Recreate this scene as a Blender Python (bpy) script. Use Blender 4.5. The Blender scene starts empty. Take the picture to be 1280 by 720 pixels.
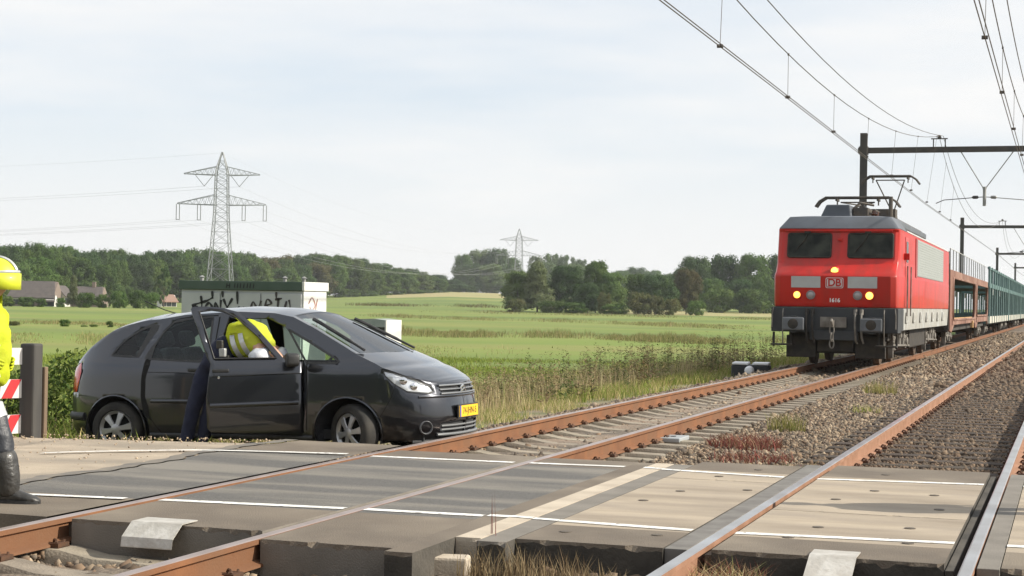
import bpy, bmesh, math, random
import numpy as np
from math import sin, cos, pi, radians
from mathutils import Vector, Matrix
from mathutils.geometry import delaunay_2d_cdt

random.seed(7)
RNG = np.random.default_rng(11)
sc = bpy.context.scene
COL = sc.collection

# ------------------------------------------------------------------ camera
F_PX, PITCH, ROLL, YAW, CAM_H = 2096.2, 0.0080, 0.0170, 0.3220, 1.394
_fw = Vector((-sin(YAW)*cos(PITCH), cos(YAW)*cos(PITCH), sin(PITCH)))
_r0 = Vector((cos(YAW), sin(YAW), 0)); _u0 = _r0.cross(_fw)
_r = _r0*cos(ROLL)+_u0*sin(ROLL); _u = -_r0*sin(ROLL)+_u0*cos(ROLL)
cam_d = bpy.data.cameras.new('camera'); cam = bpy.data.objects.new('camera', cam_d); COL.objects.link(cam)
M = Matrix((_r, _u, -_fw)).transposed().to_4x4(); M.translation = Vector((0, 0, CAM_H))
cam.matrix_world = M
cam_d.sensor_width = 36; cam_d.lens = 36*F_PX/1280; cam_d.clip_start = .1; cam_d.clip_end = 9000
sc.camera = cam

# ------------------------------------------------------------------ light, sky, exposure
SUN_EL, SUN_AZ = radians(33), radians(10)          # azimuth measured from +x towards +y
SUN_DIR = Vector((cos(SUN_EL)*cos(SUN_AZ), cos(SUN_EL)*sin(SUN_AZ), sin(SUN_EL)))
sun_d = bpy.data.lights.new('sun', 'SUN'); sun_d.energy = 5.0; sun_d.angle = radians(.53); sun_d.color = (1, .93, .80)
sun = bpy.data.objects.new('sun', sun_d); COL.objects.link(sun)
sun.rotation_euler = SUN_DIR.to_track_quat('Z', 'Y').to_euler(); sun.location = (20, 5, 30)
world = bpy.data.worlds.new('World'); sc.world = world; world.use_nodes = True
wn, wl = world.node_tree.nodes, world.node_tree.links
bg = wn['Background']
sky = wn.new('ShaderNodeTexSky'); sky.sky_type = 'NISHITA'; sky.sun_disc = False
sky.sun_elevation = SUN_EL; sky.sun_rotation = radians(90)-SUN_AZ
sky.air_density = 1.0; sky.dust_density = 1.2; sky.ozone_density = 1.0
tc = wn.new('ShaderNodeTexCoord'); mp = wn.new('ShaderNodeMapping'); mp.inputs['Scale'].default_value = (1.2, 1.2, 7.0)
nz = wn.new('ShaderNodeTexNoise'); nz.inputs['Scale'].default_value = 1.9; nz.inputs['Detail'].default_value = 5; nz.inputs['Roughness'].default_value = .55
rp = wn.new('ShaderNodeMapRange'); rp.inputs[1].default_value = .38; rp.inputs[2].default_value = .66; rp.inputs[3].default_value = .22; rp.inputs[4].default_value = .95
mx = wn.new('ShaderNodeMix'); mx.data_type = 'RGBA'
mx.inputs[7].default_value = (7.0, 6.98, 6.93, 1)     # thin high cloud veil
wl.new(tc.outputs['Generated'], mp.inputs['Vector']); wl.new(mp.outputs[0], nz.inputs['Vector'])
sx_ = wn.new('ShaderNodeSeparateXYZ'); wl.new(tc.outputs['Generated'], sx_.inputs[0])
low = wn.new('ShaderNodeMapRange'); low.inputs[1].default_value = .02; low.inputs[2].default_value = .15; low.inputs[3].default_value = .97; low.inputs[4].default_value = 0; wl.new(sx_.outputs[2], low.inputs[0])   # whiter towards the horizon
mm_ = wn.new('ShaderNodeMath'); mm_.operation = 'MAXIMUM'
blue = wn.new('ShaderNodeMix'); blue.data_type = 'RGBA'; blue.inputs[0].default_value = .68; blue.inputs[7].default_value = (5.6, 6.3, 7.1, 1); wl.new(sky.outputs[0], blue.inputs[6])
wl.new(nz.outputs[0], rp.inputs[0]); wl.new(rp.outputs[0], mm_.inputs[0]); wl.new(low.outputs[0], mm_.inputs[1]); wl.new(mm_.outputs[0], mx.inputs[0])
wl.new(blue.outputs[2], mx.inputs[6]); wl.new(mx.outputs[2], bg.inputs['Color'])
bg.inputs['Strength'].default_value = .105
sc.view_settings.view_transform = 'Standard'; sc.view_settings.look = 'None'
sc.view_settings.exposure = 0.42; sc.view_settings.gamma = 1; sc.view_settings.use_curve_mapping = False
sc.render.engine = 'CYCLES'
sc.cycles.max_bounces = 6; sc.cycles.transparent_max_bounces = 12; sc.cycles.use_denoising = True

# ------------------------------------------------------------------ object helpers
def tag(o, label=None, cat=None, group=None, kind=None):
    if label: o['label'] = label
    if cat: o['category'] = cat
    if group: o['group'] = group
    if kind: o['kind'] = kind
    return o
def empty(name, loc, rz=0, label=None, cat=None, group=None):
    o = bpy.data.objects.new(name, None); o.empty_display_size = .1; COL.objects.link(o)
    o.location = loc; o.rotation_euler = (0, 0, rz)
    return tag(o, label, cat, group)
def link(name, me, mats, parent=None):
    for m in (mats if isinstance(mats, (list, tuple)) else [mats]): me.materials.append(m)
    o = bpy.data.objects.new(name, me); COL.objects.link(o)
    if parent: o.parent = parent
    return o
def copy_tree(o, parent=None):
    c = o.copy(); COL.objects.link(c)
    if parent: c.parent = parent
    for ch in list(o.children): copy_tree(ch, c)
    return c
def bev(o, w=.01, seg=2, ang=35):
    m = o.modifiers.new('bevel', 'BEVEL'); m.width = w; m.segments = seg; m.limit_method = 'ANGLE'; m.angle_limit = radians(ang)
    m.harden_normals = False
    return o
def smooth(o, ang=40):
    me = o.data
    me.polygons.foreach_set('use_smooth', np.ones(len(me.polygons), bool))
    try: me.set_sharp_from_angle(angle=radians(ang))
    except Exception: pass
    return o
class MB:
    """collects vertices and faces (with material slots) of ONE mesh"""
    def __init__(s): s.v = []; s.f = []; s.m = []
    def add(s, V, F, mi=0):
        k = len(s.v); s.v += [tuple(p) for p in V]
        for f in F: s.f.append([i+k for i in f]); s.m.append(mi)
        return s
    def box(s, c, d, mi=0, R=None):
        V = [Vector((x*d[0]/2, y*d[1]/2, z*d[2]/2)) for z in (-1, 1) for y in (-1, 1) for x in (-1, 1)]
        if R is not None: V = [R @ p for p in V]
        V = [p+Vector(c) for p in V]
        return s.add(V, [(0, 2, 3, 1), (4, 5, 7, 6), (0, 1, 5, 4), (2, 6, 7, 3), (0, 4, 6, 2), (1, 3, 7, 5)], mi)
    def box2(s, a, b, mi=0):
        return s.box([(a[i]+b[i])/2 for i in range(3)], [abs(b[i]-a[i]) for i in range(3)], mi)
    def tube(s, pts, r, n=8, mi=0, caps=True, flat=None):
        P = [Vector(p) for p in pts]; k = len(s.v); up = None
        rr = r if isinstance(r, (list, tuple)) else [r]*len(P)
        for i, p in enumerate(P):
            t = (P[min(i+1, len(P)-1)]-P[max(i-1, 0)]).normalized()
            if up is None:
                up = Vector((0, 0, 1)) if abs(t.z) < .95 else Vector((1, 0, 0))
            a = t.cross(up).normalized(); b = a.cross(t).normalized(); up = b
            for j in range(n):
                q = 2*pi*j/n; s.v.append(tuple(p+a*(cos(q)*rr[i])+b*(sin(q)*rr[i])))
        for i in range(len(P)-1):
            for j in range(n):
                s.f.append([k+i*n+j, k+i*n+(j+1) % n, k+(i+1)*n+(j+1) % n, k+(i+1)*n+j]); s.m.append(mi)
        if caps:
            s.f.append([k+j for j in range(n)][::-1]); s.m.append(mi)
            s.f.append([k+(len(P)-1)*n+j for j in range(n)]); s.m.append(mi)
        return s
    def beam(s, a, b, w, h, mi=0):
        a, b = Vector(a), Vector(b); t = (b-a).normalized(); up = Vector((0, 0, 1)) if abs(t.z) < .99 else Vector((0, 1, 0))
        x = t.cross(up).normalized(); y = x.cross(t).normalized()
        V = [p+x*(i*w/2)+y*(j*h/2) for p in (a, b) for i, j in ((-1, -1), (1, -1), (1, 1), (-1, 1))]
        return s.add(V, [(0, 1, 2, 3), (7, 6, 5, 4), (0, 4, 5, 1), (1, 5, 6, 2), (2, 6, 7, 3), (3, 7, 4, 0)], mi)
    def lathe(s, c, axis, prof, n=20, mi=0, caps=True):
        """prof: list of (offset along axis, radius)"""
        c = Vector(c); ax = Vector(axis).normalized(); a = ax.orthogonal().normalized(); b = ax.cross(a); k = len(s.v)
        for (h, r) in prof:
            for j in range(n):
                q = 2*pi*j/n; s.v.append(tuple(c+ax*h+a*(cos(q)*r)+b*(sin(q)*r)))
        for i in range(len(prof)-1):
            for j in range(n):
                s.f.append([k+i*n+j, k+i*n+(j+1) % n, k+(i+1)*n+(j+1) % n, k+(i+1)*n+j]); s.m.append(mi)
        if caps:
            s.f.append([k+j for j in range(n)][::-1]); s.m.append(mi)
            s.f.append([k+(len(prof)-1)*n+j for j in range(n)]); s.m.append(mi)
        return s
    def loft(s, rings, mi=0, caps=True):
        k = len(s.v); n = len(rings[0])
        for r in rings: s.v += [tuple(p) for p in r]
        for i in range(len(rings)-1):
            for j in range(n):
                s.f.append([k+i*n+j, k+i*n+(j+1) % n, k+(i+1)*n+(j+1) % n, k+(i+1)*n+j]); s.m.append(mi)
        if caps:
            s.f.append([k+j for j in range(n)][::-1]); s.m.append(mi)
            s.f.append([k+(len(rings)-1)*n+j for j in range(n)]); s.m.append(mi)
        return s
    def prism(s, poly, fn, d0, d1, mi=0, holes=()):
        """a 2D outline with holes, given depth from d0 to d1; fn(u, v, d) -> point"""
        pts, edges = [], []
        for loop in [poly]+list(holes):
            k = len(pts); pts += [Vector(p) for p in loop]; edges += [(k+i, k+(i+1) % len(loop)) for i in range(len(loop))]
        v, e, f, *_ = delaunay_2d_cdt(pts, edges, [], 2 if holes else 1, 1e-5)
        if holes:
            f = [t for t in f if inside(poly, cen(v, t)) and not any(inside(h, cen(v, t)) for h in holes)]
        k = len(s.v); n = len(v)
        s.v += [tuple(fn(p.x, p.y, d0)) for p in v]+[tuple(fn(p.x, p.y, d1)) for p in v]
        cnt = {}
        for t in f:
            s.f.append([k+i for i in t]); s.m.append(mi); s.f.append([k+n+i for i in reversed(t)]); s.m.append(mi)
            for i in range(len(t)):
                a, b = t[i], t[(i+1) % len(t)]
                if (b, a) in cnt: del cnt[(b, a)]
                else: cnt[(a, b)] = 1
        for a, b in cnt: s.f.append([k+b, k+a, k+n+a, k+n+b]); s.m.append(mi)
        return s
    def build(s, name, mats, parent=None, sm=None, bw=None, fix=True):
        me = bpy.data.meshes.new(name); me.from_pydata(s.v, [], s.f)
        me.polygons.foreach_set('material_index', s.m)
        if fix:
            b = bmesh.new(); b.from_mesh(me); bmesh.ops.recalc_face_normals(b, faces=b.faces); b.to_mesh(me); b.free()
        o = link(name, me, mats, parent)
        if sm: smooth(o, sm)
        if bw: bev(o, bw)
        return o
def cen(v, t): return (sum(v[i].x for i in t)/len(t), sum(v[i].y for i in t)/len(t))
def inside(poly, p):
    x, y = p; c = False; n = len(poly)
    for i in range(n):
        x1, y1 = poly[i][0], poly[i][1]; x2, y2 = poly[(i+1) % n][0], poly[(i+1) % n][1]
        if (y1 > y) != (y2 > y) and x < (x2-x1)*(y-y1)/(y2-y1)+x1: c = not c
    return c
def rrect(x0, y0, x1, y1, r, n=4):
    out = []
    for cx, cy, a0 in ((x1-r, y1-r, 0), (x0+r, y1-r, 90), (x0+r, y0+r, 180), (x1-r, y0+r, 270)):
        out += [(cx+r*cos(radians(a0+90*i/n)), cy+r*sin(radians(a0+90*i/n))) for i in range(n+1)]
    return out
def np_mesh(name, V, F, mats, parent=None, col=None, nv=3, sm=False):
    """fast mesh from arrays; F is (n, nv); col is a colour per vertex"""
    me = bpy.data.meshes.new(name); n = len(F)
    me.vertices.add(len(V)); me.vertices.foreach_set('co', np.ascontiguousarray(V, np.float32).ravel())
    me.loops.add(n*nv); me.loops.foreach_set('vertex_index', np.ascontiguousarray(F, np.int32).ravel())
    me.polygons.add(n); me.polygons.foreach_set('loop_start', np.arange(0, n*nv, nv, dtype=np.int32))
    if sm: me.polygons.foreach_set('use_smooth', np.ones(n, bool))
    if col is not None:
        at = me.color_attributes.new('Col', 'FLOAT_COLOR', 'POINT')
        at.data.foreach_set('color', np.c_[col, np.ones(len(col))].astype(np.float32).ravel())
    me.update(calc_edges=True)
    return link(name, me, mats, parent)
def text(name, body, size, mat, parent, M, ext=.002, bold=False):
    cu = bpy.data.curves.new(name, 'FONT'); cu.body = body; cu.size = size; cu.extrude = ext; cu.align_x = 'CENTER'; cu.align_y = 'CENTER'
    if bold: cu.offset = size*.02
    cu.materials.append(mat)
    tmp = bpy.data.objects.new(name, cu); COL.objects.link(tmp); dg = bpy.context.evaluated_depsgraph_get(); me = bpy.data.meshes.new_from_object(tmp.evaluated_get(dg)); bpy.data.objects.remove(tmp); me.materials.clear()
    o = link(name, me, mat, parent); o.matrix_local = M
    return o

# ------------------------------------------------------------------ materials
def mat(name, c1, c2=None, scale=5, rough=.6, metal=0, bump=0, bscale=None, coat=0, detail=5, coord='Object', spec=.5, lo=.35, hi=.65, stretch=(1, 1, 1), c3=None, s3=.4, vcol=False, rnd=0, trans=0):
    m = bpy.data.materials.new(name); m.use_nodes = True; N, L = m.node_tree.nodes, m.node_tree.links
    b = N['Principled BSDF']; b.inputs['Roughness'].default_value = rough; b.inputs['Metallic'].default_value = metal
    b.inputs['Coat Weight'].default_value = coat; b.inputs['Coat Roughness'].default_value = .04; b.inputs['Specular IOR Level'].default_value = spec
    c1 = tuple(c1)+(1,); b.inputs['Base Color'].default_value = c1
    t = N.new('ShaderNodeTexCoord'); mpn = N.new('ShaderNodeMapping'); mpn.inputs['Scale'].default_value = stretch
    L.new(t.outputs[coord], mpn.inputs[0]); out = None
    def noise(s, d=detail):
        q = N.new('ShaderNodeTexNoise'); q.inputs['Scale'].default_value = s; q.inputs['Detail'].default_value = d
        L.new(mpn.outputs[0], q.inputs['Vector']); return q.outputs[0]
    def ramp(sock, a, z):
        q = N.new('ShaderNodeMapRange'); q.inputs[1].default_value = a; q.inputs[2].default_value = z; L.new(sock, q.inputs[0]); return q.outputs[0]
    def mixc(fac, A, B, mode='MIX'):
        q = N.new('ShaderNodeMix'); q.data_type = 'RGBA'; q.blend_type = mode
        if isinstance(fac, float): q.inputs[0].default_value = fac
        else: L.new(fac, q.inputs[0])
        for i, X in ((6, A), (7, B)):
            if isinstance(X, tuple): q.inputs[i].default_value = X
            else: L.new(X, q.inputs[i])
        return q.outputs[2]
    base = c1
    if vcol:
        a = N.new('ShaderNodeVertexColor'); a.layer_name = 'Col'; base = a.outputs[0]
    if c2 is not None:
        n1 = noise(scale)
        base = mixc(ramp(n1, lo, hi), base, tuple(c2)+(1,))
    if c3 is not None: base = mixc(ramp(noise(s3), .45, .62), base, tuple(c3)+(1,))
    if rnd:
        oi = N.new('ShaderNodeObjectInfo'); hs = N.new('ShaderNodeHueSaturation')
        mr = N.new('ShaderNodeMapRange'); mr.inputs[3].default_value = 1-rnd; mr.inputs[4].default_value = 1+rnd; L.new(oi.outputs['Random'], mr.inputs[0]); L.new(mr.outputs[0], hs.inputs['Value'])
        mr2 = N.new('ShaderNodeMapRange'); mr2.inputs[3].default_value = .5-rnd*.05; mr2.inputs[4].default_value = .5+rnd*.06
        ml = N.new('ShaderNodeMath'); ml.operation = 'FRACT'; mm = N.new('ShaderNodeMath'); mm.operation = 'MULTIPLY'; mm.inputs[1].default_value = 7.31
        L.new(oi.outputs['Random'], mm.inputs[0]); L.new(mm.outputs[0], ml.inputs[0]); L.new(ml.outputs[0], mr2.inputs[0]); L.new(mr2.outputs[0], hs.inputs['Hue'])
        if isinstance(base, tuple): hs.inputs['Color'].default_value = base
        else: L.new(base, hs.inputs['Color'])
        base = hs.outputs[0]
    if not isinstance(base, tuple): L.new(base, b.inputs['Base Color'])
    if bump:
        bn = N.new('ShaderNodeBump'); bn.inputs['Strength'].default_value = bump; bn.inputs['Distance'].default_value = .02
        L.new(noise(bscale or scale*4, 6), bn.inputs['Height']); L.new(bn.outputs[0], b.inputs['Normal'])
    if trans:
        tr = N.new('ShaderNodeBsdfTranslucent'); ms = N.new('ShaderNodeMixShader'); ms.inputs[0].default_value = trans
        if isinstance(base, tuple): tr.inputs[0].default_value = base
        else: L.new(base, tr.inputs[0])
        L.new(b.outputs[0], ms.inputs[1]); L.new(tr.outputs[0], ms.inputs[2]); L.new(ms.outputs[0], N['Material Output'].inputs[0])
    return m
def glass(name, tint, ior=1.5, least=0):
    m = bpy.data.materials.new(name); m.use_nodes = True; N, L = m.node_tree.nodes, m.node_tree.links
    N.remove(N['Principled BSDF']); tr = N.new('ShaderNodeBsdfTransparent'); tr.inputs[0].default_value = tuple(tint)+(1,)
    gl = N.new('ShaderNodeBsdfGlossy'); gl.inputs['Roughness'].default_value = .02; fr = N.new('ShaderNodeFresnel'); fr.inputs[0].default_value = ior
    ms = N.new('ShaderNodeMixShader'); mxf = N.new('ShaderNodeMath'); mxf.operation = 'MAXIMUM'; mxf.inputs[1].default_value = least; L.new(fr.outputs[0], mxf.inputs[0]); L.new(mxf.outputs[0], ms.inputs[0]); L.new(tr.outputs[0], ms.inputs[1]); L.new(gl.outputs[0], ms.inputs[2])
    L.new(ms.outputs[0], N['Material Output'].inputs[0]); return m
def lampmat(name, c, e):
    m = bpy.data.materials.new(name); m.use_nodes = True; b = m.node_tree.nodes['Principled BSDF']
    b.inputs['Base Color'].default_value = (.9, .8, .5, 1); b.inputs['Emission Color'].default_value = tuple(c)+(1,); b.inputs['Emission Strength'].default_value = e
    return m

def sstep(t): t = min(1, max(0, t)); return t*t*(3-2*t)
FWX, FWY = -sin(YAW), cos(YAW)
RISE_PX = [-800, 0, 200, 300, 440, 560, 640, 760, 900, 1280, 2500]
RISE_V = [0, -.2, .3, 1.6, 4.2, 6.6, 6.0, 4.2, 2.6, 1.6, 1]
def road_z(x): return -.0-.02*min(25, max(0, -7.3-x)) if x < -7.3 else 0
def ground_z(x, y):
    r = math.hypot(x, y); d = x*FWX+y*FWY; l = x*cos(YAW)+y*sin(YAW)
    px = 640+F_PX*l/d if d > 1 else (3000 if l > 0 else -3000)
    f = -.9+float(np.interp(px, RISE_PX, RISE_V))*sstep((r-250)/600)
    # the railway formation
    if x > -8.2: e = -.46
    elif x > -12.0: e = -.46-.44*sstep((-8.2-x)/3.8)
    else: e = f
    if x < -12 and r > 60: e = f
    if x > 1.5: e = -.46-.3*sstep((x-1.5)/6)
    # the verge beside the road, where the car stands
    k = sstep((-6.9-x)/.8)*sstep((x+16)/4)
    if k > 0 and 14 < y < 24:
        q = -.33+.028*(x+7.1)
        w = k*(1-sstep((y-18.5)/5)); e = e*(1-w)+q*w
    if x < -7.0:
        rz = road_z(x)-.07; w = 1-sstep((abs(y-12.0)-2.85)/.95); e = e*(1-w)+rz*w
    return e
def pix(px, D):                     # a spot on the ground seen in direction px at depth D
    l = (px-640)/F_PX*D; x = FWX*D+cos(YAW)*l; y = FWY*D+sin(YAW)*l
    return x, y
def zat(px, py, D):                 # height seen at pixel row py, at depth D
    d = _fw+_r*((px-640)/F_PX)-_u*((py-360)/F_PX)
    return CAM_H+d.z*D
TX1, TX2, GA = -5.223, -1.265, .7525
# ================================================================== SETTING
m_field = mat('field_grass', (.142, .196, .021), (.215, .205, .05), .045, .9, bump=.6, bscale=2.2, coord='Object', c3=(.100, .148, .018), s3=.016, stretch=(.6, 1.9, 1), lo=.42, hi=.72, detail=5)
m_straw = mat('straw_field', (.33, .27, .12), (.26, .25, .09), .05, .9, bump=.6, bscale=2)
m_dirt = mat('verge_dirt', (.22, .175, .115), (.12, .125, .05), 1.3, .95, bump=.8, bscale=22, c3=(.23, .19, .13), s3=.8)
m_ballast = mat('ballast', (.18, .145, .11), (.07, .058, .046), 26, .95, bump=1.0, bscale=34, detail=3, c3=(.25, .19, .14), s3=.6)
m_bed2 = mat('oily_ballast', (.105, .078, .056), (.045, .033, .024), 24, .95, bump=1.0, bscale=32, detail=3, c3=(.14, .10, .07), s3=.7)
m_asph = mat('asphalt', (.17, .162, .15), (.085, .081, .076), 75, .88, bump=.7, bscale=140, c3=(.235, .215, .185), s3=1.0, lo=.3, hi=.7, stretch=(.35, 2.0, 1))
m_asph_old = mat('worn_asphalt', (.47, .39, .295), (.36, .295, .225), 1.6, .92, bump=.6, bscale=120, c3=(.30, .255, .20), s3=.7, stretch=(1, 2, 1))
m_dirty = mat('dirty_concrete', (.155, .125, .094), (.105, .085, .066), 2.2, .9, bump=.4, bscale=90, c3=(.20, .165, .125), s3=1.1)
m_conc = mat('tan_concrete', (.405, .335, .25), (.30, .25, .195), 2.2, .85, bump=.35, bscale=120, c3=(.245, .20, .15), s3=.9, stretch=(.45, 1.7, 1))
m_conc_light = mat('light_concrete', (.50, .43, .34), (.38, .32, .25), 3, .88, bump=.3, bscale=80)
m_conc_grey = mat('grey_concrete', (.20, .18, .155), (.15, .135, .115), 3, .9, bump=.3, bscale=90)
m_conc_dark = mat('shade_dark_concrete', (.085, .075, .062), (.04, .036, .03), 3, .95, bump=.4, bscale=40)  # panel and kerb fronts: their deep shade is put into the dark colour
m_paint = mat('road_paint', (.78, .77, .74), (.22, .20, .175), 21, .7, lo=.56, hi=.66, bump=.1, bscale=120, c3=(.62, .60, .56), s3=3)
m_rust = mat('rail_rust', (.215, .090, .036), (.15, .063, .027), 2.5, .8, bump=.15, bscale=60, c3=(.16, .075, .035), s3=2.1)
m_rust_light = mat('rail_rust_pale', (.30, .16, .10), (.22, .11, .06), 4, .8, bump=.15, bscale=60)
m_head_dull = mat('rail_head_dull', (.42, .34, .31), (.33, .255, .22), 3, .38, .6)
m_head_shiny = mat('rail_head_polished', (.58, .565, .55), (.42, .385, .35), 2, .28, .9)
m_sleeper = mat('sleeper_concrete', (.31, .265, .205), (.21, .18, .14), 5, .9, bump=.4, bscale=60, rnd=.12)
m_sleeper_wood = mat('sleeper_wood', (.075, .055, .04), (.04, .03, .023), 7, .9, bump=.6, bscale=30, stretch=(1, 8, 1), rnd=.2)
m_clip = mat('clip_steel', (.07, .042, .028), (.12, .06, .035), 20, .7, .4)
m_steel = mat('galvanised_plate', (.58, .555, .51), (.40, .375, .33), 9, .55, .3, c3=(.46, .43, .385), s3=14, bump=.2, bscale=40)
m_rubber = mat('dark_rubber', (.17, .16, .145), (.12, .11, .10), 6, .8)

# ground: one sheet to the horizon
def build_ground():
    R = np.concatenate([[0], np.geomspace(2.5, 12, 12), np.geomspace(12.5, 60, 90), np.geomspace(62, 1100, 70), np.geomspace(1200, 7000, 12)])
    fa = math.atan2(FWY, FWX)
    A = np.concatenate([fa+np.linspace(-.45, .45, 200), fa+.45+np.linspace(0, 2*pi-.9, 70)[1:-1]])
    n = len(A); V = []; F = []
    for i, r in enumerate(R):
        for a in A:
            x, y = r*cos(a), r*sin(a); V.append((x, y, ground_z(x, y)))
    for i in range(len(R)-1):
        for j in range(n):
            F.append((i*n+j, (i+1)*n+j, (i+1)*n+(j+1) % n, i*n+(j+1) % n))
    mb = MB(); mb.v = V; mb.f = F; mb.m = [0]*len(F)
    for k, f in enumerate(F):
        x = sum(V[i][0] for i in f)/4; y = sum(V[i][1] for i in f)/4; r = math.hypot(x, y)
        d = x*FWX+y*FWY; l = x*cos(YAW)+y*sin(YAW); px = 640+F_PX*l/d if d > 1 else 0
        edge = -11.2+.8*sin(y*.7)+.5*sin(y*2.3)
        if x > edge and r < 90: mb.m[k] = 2
        elif d > 1 and (r > 560 and 480 < px < 700): mb.m[k] = 1
        elif d > 1 and (330 < r < 430 and 760 < px < 1100): mb.m[k] = 1
    o = mb.build('field_ground', [m_field, m_straw, m_dirt], fix=False); smooth(o, 80); tag(o, kind='structure')
build_ground()

# the road coming to the crossing from the far side of the tracks
def road_west():
    xs = np.concatenate([np.linspace(-7.215, -12, 25), np.linspace(-12.5, -70, 30)]); ys = np.linspace(9.15, 14.9, 30); V = []; F = []; mi = []
    for i, x in enumerate(xs):
        for y in ys:
            e = .12*sin(x*1.3+y)*0
            cy = 12.0
            z = road_z(x)-.010*abs(y-cy)/3
            yy = y
            if y < 9.3: yy = y+.12*sin(x*2.1); z -= .04
            if y > 14.7: yy = y+.14*sin(x*1.7+1); z -= .05
            V.append((x, yy, z))
    n = len(ys)
    for i in range(len(xs)-1):
        for j in range(n-1): F.append((i*n+j, i*n+j+1, (i+1)*n+j+1, (i+1)*n+j))
    o = np_mesh('road', np.array(V), np.array(F), m_asph_old, nv=4, sm=True); tag(o, kind='structure')
road_west()

# asphalt apron up to the first rail, with a ragged tarred joint to the old surface
def apron():
    mb = MB(); xl = -7.2
    ys = np.linspace(9.05, 14.9, 90)
    for a, b in zip(ys[:-1], ys[1:]):
        w = lambda y: xl+.05*sin(y*2.2)+.025*sin(y*6.1)+.02*sin(y*17)
        mi = 0 if 10.1 < (a+b)/2 < 13.75 else 1
        mb.add([(w(a), a, .003), (-6.06, a, -.002), (-6.06, b, -.002), (w(b), b, .003)], [(0, 1, 2, 3)], mi)
        mb.add([(w(a)-.16, a, .008), (w(a)-.015, a, .008), (w(b)-.015, b, .008), (w(b)-.16, b, .008)], [(0, 1, 2, 3)], 2)
    mb.add([(xl-.2, 9.05, .0), (-6.06, 9.05, -.002), (-6.06, 9.05, -.25), (xl-.2, 9.05, -.25)], [(0, 1, 2, 3)], 1)
    tar = mat('tar_joint', (.12, .11, .10), (.20, .175, .14), 5, .9)
    o = mb.build('road_apron', [m_asph, m_dirty, tar], fix=False); tag(o, kind='structure')
apron()

# ballast sheets
def ballast(name, x0, x1, edge0, edge1, m, zc):
    xs = np.arange(x0, x1+.01, .2); ys = np.concatenate([np.arange(-20, 4, 1.), np.arange(4, 60, .2), np.arange(60, 460, 4)])
    X, Y = np.meshgrid(xs, ys); Z = zc+RNG.normal(0, .010, X.shape)
    if edge0: Z -= np.clip((x0+.9-X)/.9, 0, 1)*.24
    if edge1: Z -= np.clip((X-(x1-.9))/.9, 0, 1)*.24
    X = X+RNG.normal(0, .02, X.shape)*0
    inc = (Y > 8.8) & (Y < 14.7); Z = np.where(inc, np.minimum(Z, -.27), Z)
    V = np.c_[X.ravel(), Y.ravel(), Z.ravel()]; n = len(xs); i, j = np.meshgrid(np.arange(len(ys)-1), np.arange(n-1), indexing='ij'); b = (i*n+j).ravel()
    F = np.c_[b, b+1, b+n+1, b+n]
    o = np_mesh(name, V, F, m, nv=4, sm=True); tag(o, kind='structure'); return o
ballast('ballast_bed', -7.7, -2.3, True, False, m_ballast, -.215)
ballast('track_bed', -2.3, 2.2, False, True, m_bed2, -.200)

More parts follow.
